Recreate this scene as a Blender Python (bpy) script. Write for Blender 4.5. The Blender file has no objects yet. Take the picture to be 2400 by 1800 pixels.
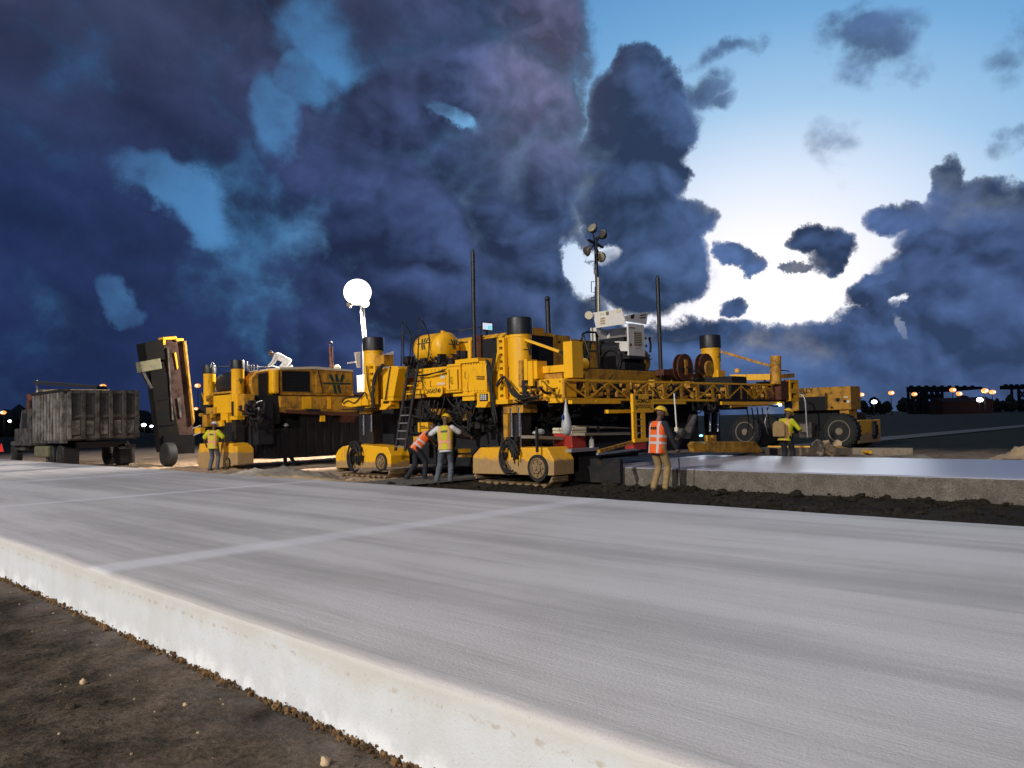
import bpy, bmesh, math, random
import numpy as np
from mathutils import Vector, Matrix, noise as mnoise

random.seed(7)
scene = bpy.context.scene
C = scene.collection

# ------------------------------------------------------------------ camera
# site axes: +Y runs along the paved lanes (away to the left), +X across them (away to the right)
CAM_H, FPX, YAW = 1.6, 1867.0, math.radians(45.5)
ROLL = math.atan(0.0242)
PITCH = math.atan(84.0 * math.cos(ROLL) / FPX)
FW0 = Vector((math.sin(YAW), math.cos(YAW), 0)); RT0 = Vector((math.cos(YAW), -math.sin(YAW), 0))
FW = FW0 * math.cos(PITCH) + Vector((0, 0, 1)) * math.sin(PITCH)
UP0 = RT0.cross(FW)
RT = RT0 * math.cos(ROLL) - UP0 * math.sin(ROLL)
UP = RT0 * math.sin(ROLL) + UP0 * math.cos(ROLL)
EYE = Vector((0, 0, CAM_H))
cam_d = bpy.data.cameras.new('camera'); cam = bpy.data.objects.new('camera', cam_d); C.objects.link(cam)
cam_d.sensor_width = 36; cam_d.lens = 36 * FPX / 2400; cam_d.clip_start = 0.05; cam_d.clip_end = 6000
m = Matrix.Identity(4)
for i in range(3):
    m[i][0], m[i][1], m[i][2], m[i][3] = RT[i], UP[i], -FW[i], EYE[i]
cam.matrix_world = m
scene.camera = cam
scene.view_settings.view_transform = 'Standard'
scene.view_settings.look = 'None'
scene.view_settings.exposure = 0.0
scene.view_settings.gamma = 1.0
scene.view_settings.use_curve_mapping = False
scene.cycles.max_bounces = 4; scene.cycles.diffuse_bounces = 2; scene.cycles.glossy_bounces = 3; scene.cycles.transmission_bounces = 2

def ray(px, py):
    return FW + RT * ((px - 1200) / FPX) + UP * ((900 - py) / FPX)
def at(ax, px, py, v):
    d = ray(px, py); t = (v - EYE[ax]) / d[ax]
    return EYE + d * t
def atx(px, py, X): return at(0, px, py, X)
def aty(px, py, Y): return at(1, px, py, Y)
def atz(px, py, Z): return at(2, px, py, Z)

# ------------------------------------------------------------------ node helper
class NT:
    def __init__(s, tree):
        s.t = tree; s.n = tree.nodes; s.l = tree.links
    def new(s, typ, **kw):
        n = s.n.new(typ)
        for k, v in kw.items(): setattr(n, k, v)
        return n
    def put(s, sock, v):
        if isinstance(v, bpy.types.NodeSocket): s.l.new(v, sock)
        elif v is not None: sock.default_value = v
    def m(s, op, a, b=None, c=None, clamp=False):
        n = s.new('ShaderNodeMath', operation=op, use_clamp=clamp)
        s.put(n.inputs[0], a); s.put(n.inputs[1], b); s.put(n.inputs[2], c)
        return n.outputs[0]
    def v(s, op, a, b=None):
        n = s.new('ShaderNodeVectorMath', operation=op)
        s.put(n.inputs[0], a); s.put(n.inputs[1], b)
        return n.outputs['Value'] if op in ('DOT_PRODUCT', 'LENGTH', 'DISTANCE') else n.outputs[0]
    def scale(s, a, f):
        n = s.new('ShaderNodeVectorMath', operation='SCALE'); s.put(n.inputs[0], a); s.put(n.inputs[3], f)
        return n.outputs[0]
    def noise(s, vec, scale, detail=4, rough=0.55, col=False, dist=0.0):
        n = s.new('ShaderNodeTexNoise'); s.put(n.inputs['Vector'], vec)
        n.inputs['Scale'].default_value = scale; n.inputs['Detail'].default_value = detail
        n.inputs['Roughness'].default_value = rough; n.inputs['Distortion'].default_value = dist
        return n.outputs['Color'] if col else n.outputs['Fac']
    def ramp(s, f, stops, interp='LINEAR'):
        n = s.new('ShaderNodeValToRGB'); n.color_ramp.interpolation = interp
        e = n.color_ramp.elements
        while len(e) > 1: e.remove(e[-1])
        for i, (p, c) in enumerate(stops):
            el = e[0] if i == 0 else e.new(p)
            el.position = p; el.color = (*c, 1) if len(c) == 3 else c
        s.put(n.inputs[0], f)
        return n.outputs[0]
    def mix(s, f, a, b, blend='MIX'):
        n = s.new('ShaderNodeMix', data_type='RGBA', blend_type=blend)
        s.put(n.inputs['Factor'], f)
        for k, val in ((6, a), (7, b)):
            if isinstance(val, tuple): val = (*val, 1) if len(val) == 3 else val
            s.put(n.inputs[k], val)
        return n.outputs[2]
    def smooth(s, x, a, b, lo=0.0, hi=1.0):
        n = s.new('ShaderNodeMapRange', interpolation_type='SMOOTHSTEP')
        s.put(n.inputs[0], x); s.put(n.inputs[1], a); s.put(n.inputs[2], b); s.put(n.inputs[3], lo); s.put(n.inputs[4], hi)
        return n.outputs[0]
    def comb(s, x, y, z):
        n = s.new('ShaderNodeCombineXYZ')
        for i, q in enumerate((x, y, z)): s.put(n.inputs[i], q)
        return n.outputs[0]

# ------------------------------------------------------------------ dusk sky
world = bpy.data.worlds.new('World'); scene.world = world; world.use_nodes = True
W = NT(world.node_tree); W.n.clear()
def ang(px, py):
    d = ray(px, py).normalized()
    return math.atan2(d.dot(RT0), d.dot(FW0)), math.asin(d.z)
D = W.new('ShaderNodeTexCoord').outputs['Generated']
sep = W.new('ShaderNodeSeparateXYZ'); W.l.new(D, sep.inputs[0])
az = W.m('ARCTAN2', W.v('DOT_PRODUCT', D, tuple(RT0)), W.v('DOT_PRODUCT', D, tuple(FW0)))
el = W.m('ARCSINE', sep.outputs[2])
# turbulence that breaks up every cloud edge
n1 = W.v('SUBTRACT', W.noise(D, 7.0, 2, 0.5, col=True), (.5, .5, .5))
n2 = W.v('SUBTRACT', W.noise(D, 20.0, 7, 0.66, col=True), (.5, .5, .5))
P0 = W.comb(az, el, 1.0)
P = W.v('ADD', P0, W.v('MULTIPLY', W.v('ADD', W.v('MULTIPLY', n1, W.comb(W.m('MULTIPLY_ADD', W.smooth(az, -.05, -.3), .09, .055), W.m('MULTIPLY_ADD', W.smooth(az, -.05, -.3), .07, .055), 0.0)), W.scale(n2, 0.045)), (1, 1, 0)))
_sc = {}
def blob(px, py, rx, ry, rot=0, w=1.0, acc=None, soft=False, src=None):
    """soft-edged ellipse of cloud (or of a gap) round a direction; the larger of overlapping ones counts"""
    a, e = ang(px, py); rx /= FPX * 0.93; ry /= FPX * 0.93
    k = 2 ** (round(math.log2(rx / ry) * 2) / 2); key = (round(k, 3), round(rot / 10) * 10 if abs(k - 1) > .1 else 0)
    r = math.radians(-key[1]); c, s = math.cos(r), math.sin(r); k = key[0]
    if key not in _sc:
        if key == (1.0, 0): _sc[key] = P
        elif key[1] == 0: _sc[key] = W.v('MULTIPLY', P, (1 / k, 1, 1))
        else: _sc[key] = W.comb(W.v('DOT_PRODUCT', P, (c / k, s / k, 0)), W.v('DOT_PRODUCT', P, (-s, c, 0)), 1.0)
    cen = ((a * c + e * s) / k, -a * s + e * c, 1.0)
    rad = math.sqrt(rx / k * ry); d = W.v('DISTANCE', _sc[key], cen)
    lo, hi = (rad * 1.7, rad * .1) if soft else (rad * 1.32, rad * .66)
    g = W.smooth(d, lo, hi, 0.0, w)
    return g if acc is None else W.m('MAXIMUM', g, acc)
psep = W.new('ShaderNodeSeparateXYZ'); W.l.new(P, psep.inputs[0])
paz, pel = psep.outputs[0], psep.outputs[1]
pos = W.smooth(paz, ang(1455, 400)[0], ang(1330, 400)[0])
# low bank along the whole horizon, and cloud again far to the right and behind
pos = W.m('ADD', pos, W.smooth(pel, ang(1750, 722)[1], ang(1750, 758)[1]))
pos = W.m('ADD', pos, W.smooth(az, 0.95, 1.25))
for b in [(1475, 310, 110, 120), (1485, 170, 52, 60), (1550, 225, 50, 62), (1545, 330, 60, 60), (1530, 420, 80, 70), (1590, 520, 66, 52),
          (1550, 610, 85, 75), (1590, 665, 52, 36), (1490, 640, 120, 80), (1450, 500, 90, 80), (1530, 505, 70, 60), (1400, 420, 90, 90), (1575, 410, 36, 28),
          (2350, 660, 150, 170), (2235, 570, 90, 90), (2125, 512, 72, 32, 5), (2222, 420, 40, 66), (2290, 480, 100, 66),
          (2400, 520, 80, 70), (2430, 600, 110, 130), (2190, 650, 100, 55), (2070, 690, 62, 34), (2680, 720, 280, 260),
          (1938, 592, 46, 48, 40), (1895, 562, 36, 26), (1862, 618, 34, 13, -5), (1960, 625, 26, 24),
          (1712, 590, 48, 24, 18), (1762, 616, 34, 22, 30), (1738, 712, 32, 20)]:
    pos = blob(*b, acc=pos)
for b in [(2110, 100, 120, 60, 20), (2130, 160, 60, 40, 30), (2340, 110, 90, 50, 30), (2370, 160, 60, 40, 20), (2400, 40, 90, 60), (2375, 345, 70, 30, -20), (2398, 300, 40, 30), (1640, 225, 80, 24, -20), (1680, 240, 40, 20), (2050, 40, 170, 36), (1760, 95, 110, 18, -10)]:
    pos = blob(*b, w=0.43, acc=pos, soft=True)
pos = W.m('MULTIPLY', W.m('MINIMUM', pos, 1.0), 1.25)
neg = None
for b in [(850, 60, 150, 110, 0, .47), (640, 270, 60, 90, -14, .43), (720, 190, 80, 60, -30, .34), (425, 470, 130, 42, 26, .52), (350, 430, 50, 50, 0, .38), (295, 700, 34, 56, -25, .48), (310, 735, 50, 26, 20, .42),
          (1060, 245, 70, 20, 22, .42), (980, 60, 60, 60, 0, .25), (1358, 622, 32, 58, -10, .95), (1424, 602, 32, 24, 0, .7), (2128, 768, 13, 22, -25, .75), (2115, 722, 16, 10, -40, .6), (2146, 830, 6, 12, 0, .5)]:
    neg = blob(*b, acc=neg)
DS = W.v('MULTIPLY', D, (1, 1, 1.2))
gdir = ray(1790, 600).normalized()
SUNV = (gdir.cross(Vector((0, 0, 1))).normalized() * .55 + Vector((0, 0, .85))).normalized()
def billow(vec):
    """cauliflower relief: folded noise, sharp creases between rounded heads at five sizes"""
    acc = 0.0
    for k, (sc, am) in enumerate(((4.5, 4.0), (9.5, 2.0), (20.0, 1.0), (43.0, .42), (90.0, .18))):
        n = W.noise(W.v('ADD', vec, (k * 3.1, k * 1.7, k * .9)), sc, 0)
        acc = W.m('MULTIPLY_ADD', W.m('ABSOLUTE', W.m('SUBTRACT', n, .5)), am, acc)
    return acc
wv = W.v('ADD', DS, W.v('ADD', W.scale(n1, .06), W.scale(n2, .012)))
bl0 = billow(wv); bl1 = billow(W.v('ADD', wv, tuple(SUNV * .02)))
fb = W.noise(DS, 6.0, 8, .58)
h0 = W.m('ADD', W.m('MULTIPLY', W.m('SUBTRACT', fb, .5), .75), W.m('MULTIPLY_ADD', bl0, .50, -.24))
# long smeared streaks of the overcast on the left
ca, sa = math.cos(math.radians(-27)), math.sin(math.radians(-27))
SV = W.comb(W.m('MULTIPLY', W.v('DOT_PRODUCT', P, (ca, sa, 0)), 2.2), W.m('MULTIPLY', W.v('DOT_PRODUCT', P, (-sa, ca, 0)), 6.5), 3.7)
stk = W.noise(SV, 1.0, 6, .55)
left = W.smooth(az, -.02, -.32)
hh = W.m('MULTIPLY_ADD', W.m('SUBTRACT', stk, .5), W.m('MULTIPLY', left, 1.30), W.m('MULTIPLY', W.m('SUBTRACT', h0, .23), W.m('MULTIPLY_ADD', left, -.2, 1.0)))
cover = W.m('MULTIPLY_ADD', neg, -1.22, pos)
cover = W.m('MULTIPLY_ADD', hh, 1.15, cover)
# cloud edges are crisp towards the glow and smeared far from it
cover = W.m('MULTIPLY_ADD', W.m('SUBTRACT', W.noise(D, 38.0, 5, .65), .5), .32, cover)
alpha = W.smooth(cover, W.m('MULTIPLY_ADD', left, -.12, .28), W.m('MULTIPLY_ADD', left, .46, .70))
# a nearer, darker bank of cumulus in front
fr = None
for b in [(1030, 400, 120, 130), (1190, 350, 130, 110), (1310, 330, 85, 90), (1150, 520, 260, 170), (1420, 400, 110, 150), (1480, 560, 120, 120), (760, 560, 230, 90, 20),
          (1230, 700, 240, 90), (2330, 690, 150, 130), (2210, 610, 60, 60), (1560, 620, 60, 60), (2080, 720, 60, 34), (1590, 760, 160, 34), (1480, 220, 50, 70)]:
    fr = blob(*b, acc=fr)
fr = W.m('MULTIPLY_ADD', W.m('SUBTRACT', h0, .23), 1.5, W.m('MINIMUM', fr, 1.0))
front = W.smooth(fr, .36, .66)
# clear sky: white glow low on the right, blue above and to the left
ga, ge = ang(1790, 690)
dx = W.m('MULTIPLY', W.m('SUBTRACT', az, ga), FPX * .93 / 1000); dy = W.m('MULTIPLY', W.m('SUBTRACT', el, ge), FPX * .93 / 660)
gd = W.m('SQRT', W.m('MULTIPLY_ADD', dx, dx, W.m('MULTIPLY', dy, dy)))
clear = W.ramp(W.m('MULTIPLY', gd, 1 / 3.0), [(0, (1.12, 1.10, 1.14)), (.07, (.98, .98, 1.05)), (.125, (.72, .82, .98)), (.19, (.38, .60, .85)), (.27, (.18, .41, .71)), (.36, (.085, .27, .56)),
               (.46, (.060, .165, .36)), (.62, (.014, .058, .17)), (1, (.010, .035, .11))])
# cloud tone: navy on the left, slate-violet above, lighter blue on the right
tone = W.ramp(W.m('MULTIPLY_ADD', az, .5, .5), [(0, (.011, .019, .052)), (.22, (.014, .026, .082)), (.36, (.024, .039, .112)), (.5, (.041, .066, .150)), (.58, (.050, .090, .195)), (.75, (.052, .090, .205)), (1, (.03, .045, .12))])
tone = W.mix(W.m('MULTIPLY', W.smooth(el, .22, .5), W.smooth(az, .15, -.25)), tone, (.037, .047, .100))
low = W.m('MULTIPLY', W.smooth(el, .20, .06), W.smooth(az, -.05, -.4))
tone = W.mix(W.m('MULTIPLY', low, .8), tone, (.012, .022, .074))
pk = blob(1285, 150, 120, 190, 0, .85, soft=True, src=P)
pk = blob(1325, 310, 45, 100, 0, .5, acc=pk, soft=True)
tone = W.mix(pk, tone, (.135, .135, .235))
bd = blob(1850, 850, 520, 75, 0, .75, soft=True)
tone = W.mix(bd, tone, (.062, .118, .27))
# relief: the side of each puff turned to the glow is paler
rel = W.m('MULTIPLY_ADD', W.m('SUBTRACT', bl0, bl1), .9, .45)
rel = W.m('SUBTRACT', W.m('MINIMUM', W.m('MAXIMUM', rel, .02), 1.15), .52)
amp = W.m('MULTIPLY', W.m('MULTIPLY_ADD', W.smooth(az, -.48, .02), 1.35, .30), W.smooth(el, .015, .14, .5, 1.0))
shade = W.m('MULTIPLY_ADD', rel, amp, 1.0)
shade = W.m('MULTIPLY', shade, W.m('MULTIPLY_ADD', front, -.22, 1.12))
shade = W.m('MULTIPLY', shade, W.m('MULTIPLY_ADD', fb, 1.15, .45))
shade = W.m('MULTIPLY', shade, W.m('MULTIPLY_ADD', W.m('MULTIPLY', W.m('SUBTRACT', stk, .5), left), 2.2, 1.0))
shade = W.m('MAXIMUM', shade, .52)
cloud = W.mix(1.0, tone, W.comb(shade, shade, shade), 'MULTIPLY')
thin = W.m('MULTIPLY', W.smooth(cover, 1.10, .40), W.m('MULTIPLY_ADD', left, -.08, .30))
cloud = W.mix(thin, cloud, clear)
skyc = W.mix(alpha, clear, cloud)
bg = W.new('ShaderNodeBackground'); W.l.new(skyc, bg.inputs[0]); bg.inputs[1].default_value = 1.0
world.cycles.sampling_method = 'MANUAL'; world.cycles.sample_map_resolution = 512
out = W.new('ShaderNodeOutputWorld'); W.l.new(bg.outputs[0], out.inputs[0])

# ------------------------------------------------------------------ lamps
def spot(name, loc, target, power, size, blend, rad, col=(1, .93, .82)):
    d = bpy.data.lights.new(name, 'SPOT'); d.energy = power; d.spot_size = math.radians(size); d.spot_blend = blend
    d.shadow_soft_size = rad; d.color = col
    o = bpy.data.objects.new(name, d); C.objects.link(o); o.location = loc
    o.rotation_euler = (Vector(target) - Vector(loc)).to_track_quat('-Z', 'Y').to_euler()
    return o
MAST_A, MAST_B = Vector((-52, 14, 36)), Vector((-46, -36, 22))
spot('apron_lamp', MAST_A, (12, 10, 0), 222000, 75, .5, .5, (1, .96, .90))
spot('apron_lamp', MAST_B, (16, 12, 0), 105000, 60, .6, .5)
sun = bpy.data.lights.new('sun', 'SUN'); sun.energy = 0.12; sun.angle = math.radians(20); sun.color = (.85, .92, 1)
so = bpy.data.objects.new('sun', sun); C.objects.link(so)
so.rotation_euler = (-ray(1790, 690)).to_track_quat('-Z', 'Y').to_euler()

# ------------------------------------------------------------------ materials
M = {}
def mat(name, col, rough=.6, metal=0.0, dirt=None, dirt_amt=.5, dirt_scale=3.0, dirt_lo=.45, dirt_hi=.7, bump=0.0, bump_scale=40, emit=None, estr=1.0, spec=.5, coat=0.0, streaks=0.0, mud_to=None):
    mt = bpy.data.materials.new(name); mt.use_nodes = True
    N = NT(mt.node_tree); b = N.n['Principled BSDF']
    tc = N.new('ShaderNodeTexCoord').outputs['Object']
    b.inputs['Roughness'].default_value = rough; b.inputs['Metallic'].default_value = metal
    b.inputs['Specular IOR Level'].default_value = spec
    b.inputs['Coat Weight'].default_value = coat
    base = N.mix(N.m('MULTIPLY', N.smooth(N.noise(tc, 1.7, 5, .6), .35, .7), .22), col, tuple(x * .72 for x in col))
    if dirt:
        f = N.m('MULTIPLY', N.smooth(N.noise(tc, dirt_scale, 8, .68), dirt_lo, dirt_hi), dirt_amt)
        base = N.mix(f, base, dirt)
        N.put(b.inputs['Roughness'], N.m('MULTIPLY_ADD', f, .3, rough, clamp=True))
    if streaks:   # rust and oil runs, and specks of dried concrete
        sp = N.new('ShaderNodeSeparateXYZ'); N.l.new(tc, sp.inputs[0])
        rn = N.noise(N.comb(N.m('MULTIPLY', sp.outputs[0], 9), N.m('MULTIPLY', sp.outputs[1], 9), N.m('MULTIPLY', sp.outputs[2], 1.3)), 1.0, 6, .62)
        base = N.mix(N.m('MULTIPLY', N.smooth(rn, .56, .74), streaks), base, (.10, .045, .012))
        base = N.mix(N.m('MULTIPLY', N.smooth(N.noise(tc, 24, 5, .7), .66, .74), .55), base, (.42, .36, .26))
        base = N.mix(N.m('MULTIPLY', N.smooth(N.noise(tc, 13, 6, .7), .68, .75), .7), base, (.05, .025, .012))
    if mud_to:    # dried mud thrown up to this height, with a ragged edge
        sp = N.new('ShaderNodeSeparateXYZ'); N.l.new(tc, sp.inputs[0])
        mz = N.m('ADD', sp.outputs[2], N.m('MULTIPLY_ADD', N.noise(tc, 3.5, 7, .65), .34, -.17))
        base = N.mix(N.m('MULTIPLY', N.smooth(mz, mud_to + .05, mud_to - .05), .9), base, N.mix(N.noise(tc, 9, 6, .7), (.24, .15, .07), (.46, .31, .16)))
    N.put(b.inputs['Base Color'], base)
    if bump:
        bn = N.new('ShaderNodeBump'); bn.inputs['Strength'].default_value = bump; bn.inputs['Distance'].default_value = .02
        N.put(bn.inputs['Height'], N.noise(tc, bump_scale, 6, .65)); N.l.new(bn.outputs[0], b.inputs['Normal'])
    if emit:
        b.inputs['Emission Color'].default_value = (*emit, 1); b.inputs['Emission Strength'].default_value = estr
    M[name] = mt
    return mt
GRIME = (.06, .04, .02)
mat('yellow_paint', (.90, .455, .010), .40, dirt=(.22, .11, .025), dirt_amt=.5, dirt_scale=3.2, dirt_lo=.54, dirt_hi=.78, bump=.05, bump_scale=14, streaks=.45)
mat('worn_yellow_paint', (.56, .27, .016), .55, streaks=.7, dirt=(.10, .05, .02), dirt_amt=.8, dirt_scale=4, dirt_lo=.42, dirt_hi=.68, bump=.08, bump_scale=16)
mat('muddy_yellow_paint', (.86, .42, .012), .55, dirt=(.34, .22, .10), dirt_amt=.55, dirt_scale=2.2, dirt_lo=.5, dirt_hi=.7, bump=.3, bump_scale=22, mud_to=.64)
mat('splashed_yellow_paint', (.90, .455, .010), .45, dirt=(.30, .18, .07), dirt_amt=.5, dirt_scale=3, dirt_lo=.52, dirt_hi=.7, bump=.2, bump_scale=22, mud_to=.46)
mat('mud', (.26, .17, .085), .9, dirt=(.10, .065, .035), dirt_amt=.8, dirt_scale=6, bump=.6, bump_scale=30)
mat('black_plastic', (.012, .013, .016), .45, bump=.05)
mat('black_rubber', (.010, .010, .011), .7, dirt=(.06, .045, .03), dirt_amt=.35, dirt_scale=5)
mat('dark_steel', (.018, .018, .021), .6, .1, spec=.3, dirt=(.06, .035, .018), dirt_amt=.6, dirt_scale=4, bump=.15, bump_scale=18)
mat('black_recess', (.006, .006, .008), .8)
mat('chrome', (.75, .75, .74), .18, 1.0, dirt=(.1, .08, .06), dirt_amt=.5, dirt_scale=7)
mat('galvanised_steel', (.42, .42, .42), .4, .7, dirt=(.16, .13, .1), dirt_amt=.4, dirt_scale=6)
mat('rust', (.10, .030, .012), .8, dirt=(.03, .012, .008), dirt_amt=.8, dirt_scale=5, bump=.3)
mat('green_vinyl', (.008, .045, .032), .5)
mat('white_paint', (.72, .70, .66), .45, dirt=(.40, .34, .26), dirt_amt=.5, dirt_scale=4, dirt_lo=.5, dirt_hi=.75)
mat('black_print', (.008, .008, .008), .6)
mat('tan_print', (.42, .30, .17), .6)
mat('pale_steel', (.25, .225, .205), .6, .1, dirt=(.045, .04, .035), dirt_amt=.9, dirt_scale=2.2, dirt_lo=.36, dirt_hi=.62, bump=.2, bump_scale=14)
mat('dark_dirty_steel', (.045, .042, .045), .65, .1, dirt=(.015, .013, .012), dirt_amt=.9, dirt_scale=3)
mat('near_black_steel', (.006, .006, .007), .8, 0, spec=.12, dirt=(.022, .016, .010), dirt_amt=.6, dirt_scale=3)  # near-black base tone for the conveyor's steel
mat('dark_rust', (.045, .016, .009), .8, dirt=(.012, .007, .005), dirt_amt=.85, dirt_scale=3)
mat('olive_steel', (.17, .16, .09), .6, dirt=(.05, .045, .03), dirt_amt=.6, dirt_scale=4)
mat('grey_steel', (.115, .10, .09), .6, .2, dirt=(.025, .022, .02), dirt_amt=.9, dirt_scale=2.6, dirt_lo=.38, dirt_hi=.62, bump=.2, bump_scale=14)
mat('timber', (.27, .22, .16), .8, dirt=(.13, .1, .07), dirt_amt=.6, dirt_scale=5, bump=.25)
mat('red_plastic', (.42, .035, .022), .4, dirt=(.2, .03, .02), dirt_amt=.4)
mat('cream_plastic', (.66, .58, .42), .45)
mat('white_film', (.42, .43, .43), .35, bump=.4, bump_scale=16)
mat('blue_print', (.03, .09, .34), .5)
mat('skin', (.10, .05, .03), .55)
mat('hivis_orange_plain', (.85, .13, .02), .7)
mat('jeans', (.085, .095, .125), .85, dirt=(.19, .19, .20), dirt_amt=.6, dirt_scale=7, bump=.6, bump_scale=14)
mat('khaki', (.32, .21, .09), .85, dirt=(.2, .13, .06), dirt_amt=.5, dirt_scale=5, bump=.6, bump_scale=13)
mat('dark_cloth', (.012, .014, .022), .85, bump=.5, bump_scale=16)
mat('white_cloth', (.62, .61, .62), .8, bump=.5, bump_scale=16)
mat('boot_leather', (.05, .035, .025), .7, dirt=(.16, .11, .07), dirt_amt=.7)
mat('helmet_yellow', (.78, .50, .02), .35)
mat('helmet_white', (.66, .66, .68), .35)
mat('eye_dark', (.01, .008, .008), .3)
mat('reflective_tape', (.50, .50, .52), .4)
mat('lamp_glass', (.30, .27, .2), .2, coat=.5)
mat('lit_lens', (1, 1, 1), .4, emit=(1, .95, .92), estr=2.2)
mat('sodium_lamp', (1, .5, .2), .4, emit=(1, .33, .07), estr=1.6)
mat('sodium_bulb', (1, .8, .5), .4, emit=(1, .85, .6), estr=12)
mat('white_lamp', (1, 1, 1), .4, emit=(.9, .95, 1), estr=14)
mat('weld_glow', (.3, .9, 1), .4, emit=(.25, .85, 1), estr=5)
mat('screen_light', (.2, .7, .8), .4, emit=(.18, .62, .75), estr=.9)
mat('screen_white', (.8, .8, .85), .4, emit=(.7, .75, .9), estr=.7)
mat('far_dark', (.02, .022, .026), .9)
mat('far_rust', (.045, .018, .016), .9)
mat('leaf', (.035, .05, .022), .8)
mat('bark', (.05, .04, .03), .9)
mat('crumb_soil', (.22, .12, .045), .95, dirt=(.05, .03, .014), dirt_amt=.95, dirt_scale=14, dirt_lo=.40, dirt_hi=.58)
mat('pale_stone', (.55, .40, .24), .8, bump=.3)
mat('glowing_red', (.6, .03, .02), .5, emit=(1, .05, .03), estr=.5)  # emission makes the cone glow, though it is no lamp

def hivis(name, base, bands):
    """vest cloth: tape bands printed on it, in the garment's own coordinates"""
    mt = bpy.data.materials.new(name); mt.use_nodes = True
    N = NT(mt.node_tree); b = N.n['Principled BSDF']; b.inputs['Roughness'].default_value = .75
    tc = N.new('ShaderNodeTexCoord').outputs['Object']
    sp = N.new('ShaderNodeSeparateXYZ'); N.l.new(tc, sp.inputs[0])
    col = N.mix(N.m('MULTIPLY', N.noise(tc, 9, 4), .35), base, tuple(x * .6 for x in base))
    ax = N.m('ABSOLUTE', sp.outputs[0])
    def band(v, c, w):
        return N.m('LESS_THAN', N.m('ABSOLUTE', N.m('SUBTRACT', v, c)), w)
    for (axis, c, w, colr) in bands:
        v = ax if axis == 'x' else sp.outputs[2]
        col = N.mix(band(v, c, w), col, colr)
    N.put(b.inputs['Base Color'], col)
    bn = N.new('ShaderNodeBump'); bn.inputs['Strength'].default_value = .7; bn.inputs['Distance'].default_value = .03
    N.put(bn.inputs['Height'], N.noise(tc, 8, 4, .6)); N.l.new(bn.outputs[0], b.inputs['Normal'])
    M[name] = mt
LIME, ORG, TAPE = (.56, .56, .012), (.80, .26, .06), (.52, .50, .50)
hivis('lime_vest', LIME, [('x', .115, .038, ORG), ('z', .10, .045, ORG), ('x', .115, .016, (.60, .38, .26)), ('z', .10, .018, (.60, .38, .26))])
hivis('orange_vest', (.88, .125, .012), [('z', .20, .025, TAPE), ('z', .06, .025, TAPE), ('x', .115, .022, TAPE)])

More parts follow.
